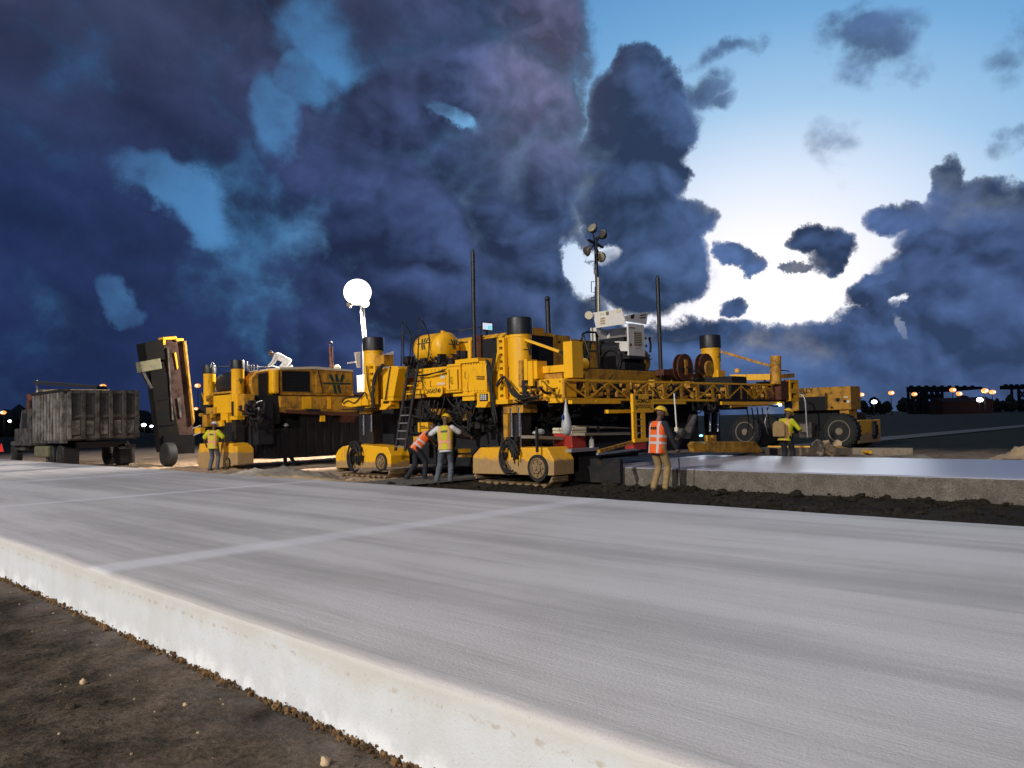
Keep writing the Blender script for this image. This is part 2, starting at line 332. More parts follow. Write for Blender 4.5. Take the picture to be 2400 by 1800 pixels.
def slab_material():
    mt = bpy.data.materials.new('cured_concrete'); mt.use_nodes = True
    N = NT(mt.node_tree); b = N.n['Principled BSDF']; b.inputs['Roughness'].default_value = .62
    tc = N.new('ShaderNodeTexCoord').outputs['Object']
    sp = N.new('ShaderNodeSeparateXYZ'); N.l.new(tc, sp.inputs[0])
    x, y = sp.outputs[0], sp.outputs[1]
    wob = N.m('MULTIPLY_ADD', N.noise(tc, .35, 3), .5, -.25)
    xs = N.comb(N.m('ADD', x, N.m('MULTIPLY', wob, .5)), N.m('MULTIPLY', y, .055), 0)
    streak = N.smooth(N.m('MULTIPLY_ADD', N.noise(xs, 1.5, 7, .62), .75, N.m('MULTIPLY', N.noise(tc, .55, 5, .6), .25)), .36, .66)
    fine = N.noise(N.comb(N.m('MULTIPLY', x, 16), N.m('MULTIPLY', y, .6), 0), 2.2, 8, .7)
    grit = N.noise(tc, 130, 3, .7)
    f = N.m('MULTIPLY_ADD', streak, .60, N.m('MULTIPLY', fine, .42))
    # lighter overlap strips where two sprayer passes met, one every 7.2 m or so
    ov = None
    for c, w in ((7.25, .34), (14.6, .24), (21.5, .3), (29.5, .3), (0.0, .3)):
        d = N.m('ABSOLUTE', N.m('SUBTRACT', N.m('ADD', y, N.m('MULTIPLY', wob, .12)), c))
        g = N.smooth(d, w, w * .25)
        ov = g if ov is None else N.m('MAXIMUM', ov, g)
    top = N.ramp(f, [(.15, (.66, .635, .625)), (.42, (.575, .55, .54)), (.62, (.475, .452, .442)), (.9, (.37, .352, .338))])
    top = N.mix(N.m('MULTIPLY', ov, N.m('MULTIPLY_ADD', N.noise(tc, .5, 4), .7, .15)), top, (.82, .82, .85))
    top = N.mix(N.m('MULTIPLY', N.smooth(grit, .48, .72), .40), top, (.22, .21, .20))
    # vertical face: white curing compound, thin and sandy near the top
    z = sp.outputs[2]
    zz = N.m('ADD', z, N.m('MULTIPLY_ADD', N.noise(tc, 2.2, 5, .6), .3, -.15))
    side = N.mix(N.smooth(zz, .24, .42), (.62, .64, .66), (.55, .53, .49))
    side = N.mix(N.m('MULTIPLY', N.smooth(N.noise(N.comb(x, y, N.m('MULTIPLY', z, .5)), 2.4, 7, .62), .42, .72), .40), side, (.50, .50, .48))
    pit = N.m('MAXIMUM', N.smooth(N.noise(tc, 55, 4, .7), .63, .70), N.smooth(N.noise(tc, 21, 4, .7), .68, .73))
    blot = N.smooth(N.noise(tc, 7.5, 8, .66), .45, .68)
    side = N.mix(N.m('MULTIPLY', blot, .30), side, (.52, .51, .47))
    lime = N.m('MULTIPLY', N.smooth(zz, .17, .02), N.smooth(N.noise(tc, 5, 6, .6), .4, .6))
    side = N.mix(N.m('MULTIPLY', lime, .7), side, (.86, .87, .89))
    seam = N.m('MULTIPLY', N.smooth(N.m('ABSOLUTE', N.m('SUBTRACT', z, N.m('MULTIPLY_ADD', N.noise(tc, 1.2, 3), .05, .30))), .02, .004), N.smooth(N.noise(tc, 16, 5, .7), .5, .62))
    side = N.mix(N.m('MULTIPLY', seam, .5), side, (.36, .28, .18))
    side = N.mix(N.m('MULTIPLY', pit, N.m('MULTIPLY', N.smooth(N.noise(tc, 3, 3), .36, .55), .85)), side, (.32, .25, .16))
    geo = N.new('ShaderNodeNewGeometry'); gs = N.new('ShaderNodeSeparateXYZ'); N.l.new(geo.outputs['True Normal'], gs.inputs[0])
    col = N.mix(N.smooth(gs.outputs[2], .5, .8), side, top)
    N.put(b.inputs['Base Color'], col)
    bn = N.new('ShaderNodeBump'); bn.inputs['Strength'].default_value = .55; bn.inputs['Distance'].default_value = .014
    N.put(bn.inputs['Height'], N.m('ADD', N.m('MULTIPLY', fine, .6), N.m('MULTIPLY', N.noise(tc, 60, 4, .7), .5))); N.l.new(bn.outputs[0], b.inputs['Normal'])
    M['cured_concrete'] = mt
slab_material()

def wet_material():
    mt = bpy.data.materials.new('wet_concrete'); mt.use_nodes = True
    N = NT(mt.node_tree); b = N.n['Principled BSDF']
    tc = N.new('ShaderNodeTexCoord').outputs['Object']
    sp = N.new('ShaderNodeSeparateXYZ'); N.l.new(tc, sp.inputs[0])
    geo = N.new('ShaderNodeNewGeometry'); gs = N.new('ShaderNodeSeparateXYZ'); N.l.new(geo.outputs['True Normal'], gs.inputs[0])
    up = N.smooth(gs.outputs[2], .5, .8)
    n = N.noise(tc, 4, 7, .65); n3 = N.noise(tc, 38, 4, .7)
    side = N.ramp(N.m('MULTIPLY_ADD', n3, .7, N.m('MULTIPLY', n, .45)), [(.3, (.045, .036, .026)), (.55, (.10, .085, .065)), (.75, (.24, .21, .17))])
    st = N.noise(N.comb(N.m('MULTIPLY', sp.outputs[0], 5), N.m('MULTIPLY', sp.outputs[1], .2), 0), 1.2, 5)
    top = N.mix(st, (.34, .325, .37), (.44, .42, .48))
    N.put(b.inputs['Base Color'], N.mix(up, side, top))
    N.put(b.inputs['Roughness'], N.m('MULTIPLY_ADD', up, -.52, .8))
    b.inputs['Specular IOR Level'].default_value = .75
    bn = N.new('ShaderNodeBump'); bn.inputs['Distance'].default_value = .03
    N.put(bn.inputs['Strength'], N.m('MULTIPLY_ADD', up, -.75, .8))
    N.put(bn.inputs['Height'], N.m('ADD', n3, N.m('MULTIPLY', st, .3))); N.l.new(bn.outputs[0], b.inputs['Normal'])
    M['wet_concrete'] = mt
wet_material()

def ground_material():
    mt = bpy.data.materials.new('bare_earth'); mt.use_nodes = True
    N = NT(mt.node_tree); b = N.n['Principled BSDF']; b.inputs['Roughness'].default_value = .95; b.inputs['Specular IOR Level'].default_value = .2
    tc = N.new('ShaderNodeTexCoord').outputs['Object']
    sp = N.new('ShaderNodeSeparateXYZ'); N.l.new(tc, sp.inputs[0])
    x, y = sp.outputs[0], sp.outputs[1]
    a = N.noise(tc, .9, 8, .62, dist=.4); bb = N.noise(tc, 4.5, 8, .68); c = N.noise(tc, 26, 6, .7)
    f = N.m('ADD', N.m('MULTIPLY', a, .42), N.m('ADD', N.m('MULTIPLY', bb, .33), N.m('MULTIPLY', c, .30)))
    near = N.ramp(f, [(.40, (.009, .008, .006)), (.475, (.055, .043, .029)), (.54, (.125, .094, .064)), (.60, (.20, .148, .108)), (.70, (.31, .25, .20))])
    damp = N.smooth(N.noise(N.comb(N.m('MULTIPLY', x, .8), N.m('MULTIPLY', y, .5), 2.2), 1.1, 7, .62), .50, .66)
    near = N.mix(N.m('MULTIPLY', damp, .72), near, (.012, .010, .007))
    # dust from the curing compound along the foot of the slab
    dust = N.m('MULTIPLY', N.smooth(x, 1.75, 2.25), N.smooth(N.noise(tc, 2.2, 5, .6), .35, .65))
    near = N.mix(N.m('MULTIPLY', dust, .5), near, (.24, .20, .19))
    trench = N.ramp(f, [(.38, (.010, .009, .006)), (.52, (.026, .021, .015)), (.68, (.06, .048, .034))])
    sand = N.ramp(f, [(.38, (.24, .15, .09)), (.50, (.46, .32, .20)), (.64, (.66, .50, .35))])
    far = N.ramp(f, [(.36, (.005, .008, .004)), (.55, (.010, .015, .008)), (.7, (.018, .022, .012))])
    wob = N.m('MULTIPLY_ADD', N.noise(tc, .45, 6, .6), 4.0, -2.0)
    xw = N.m('ADD', x, wob); yw = N.m('ADD', y, wob)
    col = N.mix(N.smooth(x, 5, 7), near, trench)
    # sandy haul strip ahead of the paver and along its far side
    s1 = N.m('MULTIPLY', N.smooth(yw, 16.5, 18.5), N.smooth(yw, 75, 60))
    s1 = N.m('MULTIPLY', s1, N.m('MULTIPLY', N.smooth(xw, 9.0, 10.5), N.smooth(xw, 27, 24)))
    s2 = N.m('MULTIPLY', N.smooth(xw, 20.5, 22.5), N.smooth(xw, 33, 28))
    col = N.mix(N.smooth(xw, 22, 25), col, N.mix(.45, sand, trench))
    col = N.mix(s1, col, sand)
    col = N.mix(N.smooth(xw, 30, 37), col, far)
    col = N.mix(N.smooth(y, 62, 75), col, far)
    N.put(b.inputs['Base Color'], col)
    bn = N.new('ShaderNodeBump'); bn.inputs['Strength'].default_value = 1.0; bn.inputs['Distance'].default_value = .06
    N.put(bn.inputs['Height'], N.m('ADD', bb, N.m('MULTIPLY', c, .8))); N.l.new(bn.outputs[0], b.inputs['Normal'])
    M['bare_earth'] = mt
ground_material()

# ------------------------------------------------------------------ mesh helpers
ORIGIN = {}
class MB:
    def __init__(s): s.v = []; s.f = []
    def add(s, vs, fs):
        o = len(s.v); s.v += [tuple(p) for p in vs]; s.f += [tuple(i + o for i in f) for f in fs]; return s
    def box(s, x0, x1, y0, y1, z0, z1):
        if x0 > x1: x0, x1 = x1, x0
        if y0 > y1: y0, y1 = y1, y0
        if z0 > z1: z0, z1 = z1, z0
        vs = [(x, y, z) for z in (z0, z1) for y in (y0, y1) for x in (x0, x1)]
        return s.add(vs, [(0, 2, 3, 1), (4, 5, 7, 6), (0, 1, 5, 4), (2, 6, 7, 3), (0, 4, 6, 2), (1, 3, 7, 5)])
    def bar(s, p, q, w, h=None, up=(0, 0, 1)):
        p, q = Vector(p), Vector(q); h = h or w; d = (q - p).normalized(); u = Vector(up)
        if abs(d.dot(u)) > .97: u = Vector((1, 0, 0))
        r = d.cross(u).normalized(); u = r.cross(d).normalized()
        vs = [c + r * (a * w / 2) + u * (b * h / 2) for c in (p, q) for a, b in ((-1, -1), (1, -1), (1, 1), (-1, 1))]
        return s.add(vs, [(3, 2, 1, 0), (4, 5, 6, 7), (0, 1, 5, 4), (1, 2, 6, 5), (2, 3, 7, 6), (3, 0, 4, 7)])
    def cyl(s, p, q, r0, r1=None, n=20, caps=True):
        p, q = Vector(p), Vector(q); r1 = r0 if r1 is None else r1; d = (q - p).normalized()
        u = Vector((0, 0, 1)) if abs(d.z) < .9 else Vector((1, 0, 0))
        a = d.cross(u).normalized(); b = a.cross(d).normalized()
        vs = []
        for c, r in ((p, r0), (q, r1)):
            vs += [c + (a * math.cos(t) + b * math.sin(t)) * r for t in [2 * math.pi * i / n for i in range(n)]]
        fs = [(i, i + n, (i + 1) % n + n, (i + 1) % n) for i in range(n)]
        if caps: fs += [tuple(range(n)), tuple(range(2 * n - 1, n - 1, -1))]
        return s.add(vs, fs)
    def lathe(s, p, d, prof, n=24):
        """prof: (distance along d, radius)"""
        p, d = Vector(p), Vector(d).normalized()
        u = Vector((0, 0, 1)) if abs(d.z) < .9 else Vector((1, 0, 0))
        a = d.cross(u).normalized(); b = a.cross(d).normalized()
        vs = []
        for t, r in prof:
            vs += [p + d * t + (a * math.cos(k) + b * math.sin(k)) * max(r, 1e-4) for k in [2 * math.pi * i / n for i in range(n)]]
        fs = []
        for j in range(len(prof) - 1):
            fs += [(j * n + i, (j + 1) * n + i, (j + 1) * n + (i + 1) % n, j * n + (i + 1) % n) for i in range(n)]
        fs += [tuple(range(n)), tuple(range(len(vs) - 1, len(vs) - n - 1, -1))]
        return s.add(vs, fs)
    def tube(s, pts, r, n=6):
        pts = [Vector(p) for p in pts]; vs = []; fs = []
        prev = None
        for i, p in enumerate(pts):
            d = (pts[min(i + 1, len(pts) - 1)] - pts[max(i - 1, 0)]).normalized()
            u = prev if prev is not None and abs(prev.dot(d)) < .95 else (Vector((0, 0, 1)) if abs(d.z) < .9 else Vector((1, 0, 0)))
            a = d.cross(u).normalized(); b = a.cross(d).normalized(); prev = b
            rr = r[i] if isinstance(r, (list, tuple)) else r
            vs += [p + (a * math.cos(t) + b * math.sin(t)) * rr for t in [2 * math.pi * k / n for k in range(n)]]
        for j in range(len(pts) - 1):
            fs += [(j * n + i, (j + 1) * n + i, (j + 1) * n + (i + 1) % n, j * n + (i + 1) % n) for i in range(n)]
        fs += [tuple(range(n)), tuple(range(len(vs) - 1, len(vs) - n - 1, -1))]
        return s.add(vs, fs)
    def prism(s, poly, off):
        n = len(poly); off = Vector(off); vs = [Vector(p) for p in poly] + [Vector(p) + off for p in poly]
        fs = [tuple(range(n - 1, -1, -1)), tuple(range(n, 2 * n))] + [(i, (i + 1) % n, (i + 1) % n + n, i + n) for i in range(n)]
        return s.add(vs, fs)
    def ball(s, c, r, n=14, k=9):
        r = (r, r, r) if not isinstance(r, (list, tuple)) else r; c = Vector(c); vs = []; fs = []
        for j in range(k + 1):
            t = math.pi * j / k
            for i in range(n):
                a = 2 * math.pi * i / n; st = max(math.sin(t), .001)
                vs.append(c + Vector((math.cos(a) * st * r[0], math.sin(a) * st * r[1], math.cos(t) * r[2])))
        for j in range(k):
            fs += [(j * n + i, (j + 1) * n + i, (j + 1) * n + (i + 1) % n, j * n + (i + 1) % n) for i in range(n)]
        fs += [tuple(range(n - 1, -1, -1)), tuple(range(k * n, (k + 1) * n))]
        return s.add(vs, fs)
    def capsule(s, p, q, r0, r1, n=12):
        p, q = Vector(p), Vector(q); L = max((q - p).length, 1e-4); pr = []
        for i in range(5): a = math.pi / 2 * i / 4; pr.append((-r0 * math.cos(a), r0 * math.sin(a)))
        for i in range(5): a = math.pi / 2 * i / 4; pr.append((L + r1 * math.sin(a), r1 * math.cos(a)))
        return s.lathe(p, (q - p) if (q - p).length > 1e-4 else (0, 0, 1), pr, n)
    def build(s, name, material, parent=None, smooth=False, bevel=0.0, label=None, recalc=True):
        o0 = ORIGIN.get(parent.name, Vector((0, 0, 0))) if parent else Vector((0, 0, 0))
        me = bpy.data.meshes.new(name)
        me.from_pydata([tuple(Vector(p) - o0) for p in s.v], [], s.f); me.update()
        if recalc:
            bm = bmesh.new(); bm.from_mesh(me); bmesh.ops.recalc_face_normals(bm, faces=bm.faces); bm.to_mesh(me); bm.free()
        o = bpy.data.objects.new(name, me); C.objects.link(o)
        me.materials.append(M[material] if isinstance(material, str) else material)
        if parent: o.parent = parent
        ORIGIN[o.name] = o0
        if smooth:
            for p in me.polygons: p.use_smooth = True
            if smooth == 'auto':
                me.set_sharp_from_angle(angle=math.radians(38))
        if bevel:
            bv = o.modifiers.new('bevel', 'BEVEL'); bv.width = bevel; bv.segments = 2; bv.limit_method = 'ANGLE'
        if label: o['label'] = label
        return o
def thing(name, loc, label, cat, group=None):
    o = bpy.data.objects.new(name, None); C.objects.link(o); o.location = loc; o.empty_display_size = .3
    ORIGIN[o.name] = Vector(loc); o['label'] = label; o['category'] = cat
    if group: o['group'] = group
    return o
def tag(o, label, cat, group=None):
    o['label'] = label; o['category'] = cat
    if group: o['group'] = group
    return o
def struct(o, kind='structure'):
    o['kind'] = kind; return o
def origin_to(o, p):
    """move a top-level mesh's origin to p"""
    p = Vector(p); o.data.transform(Matrix.Translation(-p)); o.location = p; return o
def fx(x0, y0, x1, y1, X):
    """y0,y1,z0,z1 of a photo rectangle on the plane X (near-side faces)"""
    xm, ym = (x0 + x1) / 2, (y0 + y1) / 2
    return atx(x1, ym, X).y, atx(x0, ym, X).y, atx(xm, y1, X).z, atx(xm, y0, X).z
def fy(x0, y0, x1, y1, Y):
    xm, ym = (x0 + x1) / 2, (y0 + y1) / 2
    return aty(x0, ym, Y).x, aty(x1, ym, Y).x, aty(xm, y1, Y).z, aty(xm, y0, Y).z
def boxX(r, X, depth, mb=None):
    a, b, z0, z1 = fx(*r, X); mb = mb or MB(); return mb.box(X, X + depth, a, b, z0, z1)
def boxY(r, Y, depth, mb=None):
    a, b, z0, z1 = fy(*r, Y); mb = mb or MB(); return mb.box(a, b, Y, Y + depth, z0, z1)
def curve(p, q, sag, n=10, side=(0, 0, -1)):
    p, q = Vector(p), Vector(q); sd = Vector(side)
    return [p.lerp(q, i / n) + sd * (sag * 4 * (i / n) * (1 - i / n)) for i in range(n + 1)]
def catmull(pts, k=6):
    pts = [Vector(p) for p in pts]; P = [pts[0]] + pts + [pts[-1]]; o = []
    for i in range(1, len(P) - 2):
        for j in range(k):
            t = j / k; a, b, c, d = P[i - 1], P[i], P[i + 1], P[i + 2]
            o.append(.5 * ((2 * b) + (c - a) * t + (2 * a - 5 * b + 4 * c - d) * t * t + (3 * b - a - 3 * c + d) * t ** 3))
    o.append(pts[-1]); return o
def text(body, name, height, center, u, v, parent, material='black_print', out=.006, squeeze=1.0):
    cu = bpy.data.curves.new(name, 'FONT'); cu.body = body; cu.size = 1.0; cu.extrude = .02; cu.align_x = 'CENTER'; cu.align_y = 'CENTER'; cu.offset = .018
    tmp = bpy.data.objects.new(name, cu); C.objects.link(tmp)
    dg = bpy.context.evaluated_depsgraph_get(); me = bpy.data.meshes.new_from_object(tmp.evaluated_get(dg))
    bpy.data.objects.remove(tmp); bpy.data.curves.remove(cu)
    u, v = Vector(u).normalized(), Vector(v).normalized(); n = u.cross(v)
    o0 = ORIGIN[parent.name] if parent else Vector()
    s = height / .7
    for w in me.vertices:
        x, y, z = w.co; w.co = Vector(center) + u * (x * s * squeeze) + v * (y * s) + n * (out + z * .1) - o0
    me.materials.clear(); me.materials.append(M[material])
    o = bpy.data.objects.new(name, me); C.objects.link(o); o.parent = parent; ORIGIN[o.name] = o0
    return o
def emblem(size, fn, parent, n_out):
    """the green W with a bar through it; fn maps (a,b) in emblem units to a point on the surface"""
    mb = MB()
    def quad(pts, k=5):
        (a0, b0), (a1, b1), (a2, b2), (a3, b3) = pts
        rows = []
        for i in range(k + 1):
            t = i / k; rows.append([(a0 + (a3 - a0) * t, b0 + (b3 - b0) * t), (a1 + (a2 - a1) * t, b1 + (b2 - b1) * t)])
        vs = []; fs = []
        for r in rows:
            for a, b in r:
                p, nn = fn(a * size, b * size); vs += [p + nn * .004, p + nn * (.004 + n_out)]
        for i in range(k):
            o = i * 4; q = o + 4
            fs += [(o + 1, q + 1, q + 3, o + 3), (o, o + 2, q + 2, q), (o, q, q + 1, o + 1), (o + 2, o + 3, q + 3, q + 2)]
        fs += [(0, 1, 3, 2), (4 * k, 4 * k + 2, 4 * k + 3, 4 * k + 1)]
        mb.add(vs, fs)
    t = .085
    for x0, x1, y0, y1 in ((-.42, -.22, .48, .09), (-.04, .02, .48, .09), (.36, .26, .48, .09), (-.19, -.09, -.07, -.5), (.05, .19, -.07, -.5)):
        quad([(x0 - t, y0), (x0 + t, y0), (x1 + t, y1), (x1 - t, y1)])
    quad([(-.86, .0), (-.80, .05), (.80, .05), (.86, 0)]); quad([(-.86, -.012), (-.80, -.05), (.80, -.05), (.86, -.012)])
    return mb.build('emblem', 'green_vinyl', parent)
def flat_emblem(size, c, u, v, parent):
    c, u, v = Vector(c), Vector(u).normalized(), Vector(v).normalized(); n = u.cross(v)
    return emblem(size, lambda a, b: (c + u * a + v * b, n), parent, .006)
SIDE_U, REAR_U, ZUP = (0, -1, 0), (1, 0, 0), (0, 0, 1)

# ------------------------------------------------------------------ ground and concrete
def gaxis(lo, hi, fine, far):
    a = list(np.arange(lo, hi + 1e-6, fine)); s = fine
    x = hi
    while x < far: s *= 1.5; x += s; a.append(x)
    s = fine; x = lo; pre = []
    while x > -far: s *= 1.5; x -= s; pre.append(x)
    return pre[::-1] + a
XS, YS = gaxis(-6, 30, .14, 3000), gaxis(-1, 36, .14, 3000)
XS = sorted([x for x in XS if not -1.4 < x < 2.42] + list(np.arange(-1.38, 2.41, .05))); YS = sorted([y for y in YS if not 1.4 < y < 9] + list(np.arange(1.42, 9, .06)))
def gh(x, y):
    p = Vector((x, y, 0))
    n = mnoise.fractal(p * .9, 1.0, 2.0, 5); k = mnoise.fractal(p * 3.7 + Vector((9, 3, 0)), .9, 2.1, 3)
    if x < 2.4:
        h = .030 * n + .014 * k + .010 * mnoise.fractal(p * 13 + Vector((0, 0, 5)), .8, 2.1, 3)
        return h * (1 if x < 1.9 else max(0, (2.45 - x) / .55))
    if x < 9.4: return -.05
    e = min(1, max(0, (x - 9.2) / .5)) * (1 if x < 14.6 else max(0.25, (15.3 - x) / .7)) if x < 15.3 else (.25 if x < 20.8 else min(1, .25 + (x - 20.8) / 2))
    f = max(0.0, min(1.0, (70 - y) / 20)) * max(0, min(1, (60 - x) / 15))
    return (.07 * n + .05 * k) * e * f
mb = MB()
nx, ny = len(XS), len(YS)
mb.v = [(x, y, gh(x, y) if abs(x) < 80 and abs(y) < 90 else 0.0) for y in YS for x in XS]
mb.f = [(j * nx + i, j * nx + i + 1, (j + 1) * nx + i + 1, (j + 1) * nx + i) for j in range(ny - 1) for i in range(nx - 1)]
g = struct(mb.build('ground', 'bare_earth', smooth=True, recalc=False))

def lane(name, x0, x1, y0, y1, h, material, step=.5, amp=.004, batter=.012):
    """slipformed slab: slightly wavy edges, soft arris"""
    ys = list(np.arange(y0, y1 + 1e-6, step)); mb = MB()
    prof = lambda y: [(x0 - batter, -.12), (x0, h - .05), (x0 + .008, h - .022), (x0 + .03, h - .004), (x0 + .09, h)] + \
        [(x0 + (x1 - x0) * t, h) for t in (.2, .4, .6, .8)] + [(x1 - .09, h), (x1 - .03, h - .004), (x1 - .008, h - .022), (x1, h - .05), (x1 + batter, -.12)]
    for y in ys:
        pr = prof(y); w = amp * mnoise.noise(Vector((y * .8, x0, 0))) * 3; w2 = amp * mnoise.noise(Vector((y * 2.1, x1, 4)))
        for i, (x, z) in enumerate(pr):
            mb.v.append((x + w, y, z + (w2 if i > 1 and i < len(pr) - 2 else 0)))
    n = len(prof(0))
    for j in range(len(ys) - 1):
        mb.f += [(j * n + i, j * n + i + 1, (j + 1) * n + i + 1, (j + 1) * n + i) for i in range(n - 1)]
    mb.f += [tuple(range(n)), tuple(range(len(mb.v) - 1, len(mb.v) - n - 1, -1))]
    return struct(mb.build(name, material, smooth='auto'))
SL = .43
lane('pavement', 2.34, 9.2, -12, 70, SL, 'cured_concrete', .35)
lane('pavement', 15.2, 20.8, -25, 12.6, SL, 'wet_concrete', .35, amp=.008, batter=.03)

# crumbs of soil thrown against the foot of the slab
mb = MB()
def clod(mb, c, r, n=6, k=4, flat=1.0):
    c = Vector(c); o = len(mb.v); ph = random.random() * 50
    for j in range(k + 1):
        t = math.pi * j / k
        for i in range(n):
            a = 2 * math.pi * i / n; d = Vector((math.cos(a) * max(math.sin(t), .02), math.sin(a) * max(math.sin(t), .02), math.cos(t)))
            q = 1 + .65 * mnoise.noise(d * 1.7 + Vector((ph, 0, 0)))
            mb.v.append(tuple(c + Vector((d.x, d.y, d.z * flat)) * (r * q)))
    for j in range(k):
        mb.f += [(o + j * n + i, o + (j + 1) * n + i, o + (j + 1) * n + (i + 1) % n, o + j * n + (i + 1) % n) for i in range(n)]
for i in range(3600):
    y = 2.2 + 14 * random.random() ** 1.5
    x = 2.332 - abs(random.gauss(0, .022))
    if mnoise.noise(Vector((y * 2.3, 0, 0))) + random.random() * .9 < .25: continue
    clod(mb, (x, y, abs(random.gauss(.002, .013)) * (1 + 1.6 * max(0, mnoise.noise(Vector((y * 5, 3, 0)))))), random.uniform(.003, .011) * (1.9 if random.random() < .10 else 1))
struct(mb.build('soil_crumbs', 'crumb_soil', smooth=False), 'stuff')
mb = MB()
for i in range(170):
    x, y = random.uniform(-1, 2.2), random.uniform(1.8, 12)
    clod(mb, (x, y, gh(x, y) + .002), random.uniform(.003, .008))
struct(mb.build('gravel', 'pale_stone'), 'stuff')
mb = MB()
for i in range(2600):
    x, y = random.uniform(-1.2, 2.28), random.uniform(1.6, 9)
    if mnoise.noise(Vector((x * 1.3, y * .9, 7))) < random.uniform(-.25, .35): continue
    clod(mb, (x, y, gh(x, y)), random.uniform(.004, .014) * (2.0 if random.random() < .06 else 1), 6, 4, .7)
o = mb.build('soil_crumbs', 'bare_earth'); struct(o, 'stuff')
for (px, py, r, lab) in [(195, 1602, .020, 'small tan pebble on the brown soil, farthest left'), (434, 1653, .013, 'tiny pale pebble beside a dark clod on the soil'), (762, 1790, .024, 'rounded tan pebble at the bottom edge near the slab')]:
    p = atz(px, py, .0); p.z = gh(p.x, p.y) + r * .5
    mb = MB(); clod(mb, p, r, 10, 7); tag(origin_to(mb.build('pebble', 'pale_stone', smooth=True), p), lab, 'pebble')
# loose clods in the trench between the two slabs
mb = MB()
for i in range(2600):
    x, y = random.uniform(9.3, 15.1), random.uniform(1, 22)
    if 13.3 < x < 14.9 and y > 11.5: continue
    e = max(0, 1 - abs(x - 14.95) / .9)
    clod(mb, (x, y, gh(x, y) + .01 + e * random.random() * .04), (.012 + .075 * random.random() ** 2.6) * (1 + e * .5), 8, 5, flat=.65)
for i in range(700):
    x, y = random.uniform(20.9, 25), random.uniform(-4, 14)
    clod(mb, (x, y, gh(x, y) + random.random() * .08), random.uniform(.03, .12), flat=.7)
o = mb.build('soil_clods', 'mud'); o.data.materials.clear(); o.data.materials.append(M['bare_earth']); struct(o, 'stuff')
def heap(name, c, rx, ry, h, material, label=None, cat='heap', ang_=0.0, n=34, seed=0):
    mb = MB()
    for j in range(n + 1):
        for i in range(n + 1):
            a, b = i / n * 2 - 1, j / n * 2 - 1; r = math.sqrt(a * a + b * b)
            hh = max(0, 1 - r) ** .9 * h
            q = Vector((a * 2.6 + seed, b * 2.6, 0)); hh *= 1 + .55 * mnoise.fractal(q, 1, 2, 5)
            x, y = a * rx, b * ry
            mb.v.append((c[0] + x * math.cos(ang_) - y * math.sin(ang_), c[1] + x * math.sin(ang_) + y * math.cos(ang_), c[2] - .12 + hh + (.06 * mnoise.noise(q * 4) if r < .95 else 0)))
    mb.f = [(j * (n + 1) + i, j * (n + 1) + i + 1, (j + 1) * (n + 1) + i + 1, (j + 1) * (n + 1) + i) for j in range(n) for i in range(n)]
    o = origin_to(mb.build(name, material, smooth=True, recalc=False), c)
    if label: tag(o, label, cat)
    else: struct(o)
    return o
mat('pale_sand', (.52, .38, .22), .95, dirt=(.30, .20, .10), dirt_amt=.7, dirt_scale=3, bump=.5, bump_scale=20)
mat('grey_rubble', (.22, .19, .15), .95, dirt=(.08, .06, .045), dirt_amt=.8, dirt_scale=3, bump=.7, bump_scale=14)
heap('sand_heap', (29.0, 5.4, 0), 1.7, 1.9, .72, 'pale_sand', 'tawny heap of sand beyond the wet slab at the right edge', 'sand heap', seed=3)
heap('soil_bank', (23.6, 9.0, 0), 1.4, 6.5, .42, 'grey_rubble', seed=8)
heap('soil_bank', (24.5, -3, 0), 2.2, 8, .45, 'grey_rubble', seed=18)
heap('soil_bank', (13.0, 23.2, 0), 1.1, 4.5, .40, 'grey_rubble', seed=28)
heap('soil_bank', (11.9, 20.5, 0), 1.3, 6.5, .26, 'pale_sand', seed=38)

# ------------------------------------------------------------------ distant field
mb = MB(); p, q = atz(2030, 1036, .05), atz(2400, 1001, .05)
d = (q - p).normalized(); nrm = Vector((-d.y, d.x, 0))
a0, a1 = p - d * 40, q + d * 120
mat('pale_path', (.12, .115, .10), .9, dirt=(.08, .075, .06), dirt_amt=.6)
mb.add([a0, a1, a1 + nrm * 2.2, a0 + nrm * 2.2], [(0, 1, 2, 3)]); struct(mb.build('path', 'pale_path'))
def far_at(px, py, dist): return EYE + ray(px, py) * dist
# low dark country to the skyline
def treeline(name, a, b, h, depth, seed, material='leaf', step=3.0):
    a, b = Vector(a), Vector(b); mb = MB(); n = int((b - a).length / step); rnd = random.Random(seed)
    for i in range(n):
        p = a.lerp(b, i / n); hh = h * (.55 + .5 * abs(mnoise.fractal(Vector((i * .13, seed, 0)), 1, 2, 4)) + .25 * rnd.random())
        for k in range(3):
            clod(mb, (p.x + rnd.uniform(-depth, depth), p.y + rnd.uniform(-depth, depth), hh * (.3 + .25 * k)), hh * rnd.uniform(.28, .42), 7, 5)
    return struct(mb.build(name, material), 'stuff')
def dirp(px, dist): 
    v = ray(px, 960); return Vector((v.x, v.y, 0)).normalized() * dist
treeline('far_wood', dirp(-500, 330), dirp(760, 330), 9.5, 8, 1)
treeline('far_wood', dirp(1950, 420), dirp(2900, 420), 7.0, 8, 2)
mb = MB(); a, b = dirp(2210, 300), dirp(2330, 300)
mb.prism([(a.x, a.y, 0), (b.x, b.y, 0), (b.x, b.y, 4.2), (a.x, a.y, 4.2)], Vector((6, 6, 0)))
mb.prism([(a.x, a.y, 4.2), (b.x, b.y, 4.2), (b.x + 3, b.y + 3, 5.4), (a.x + 3, a.y + 3, 5.4)], Vector((3, 3, 0)))
tag(origin_to(mb.build('low_building', 'far_rust'), a), 'low reddish building on the far skyline under the lamps', 'building')
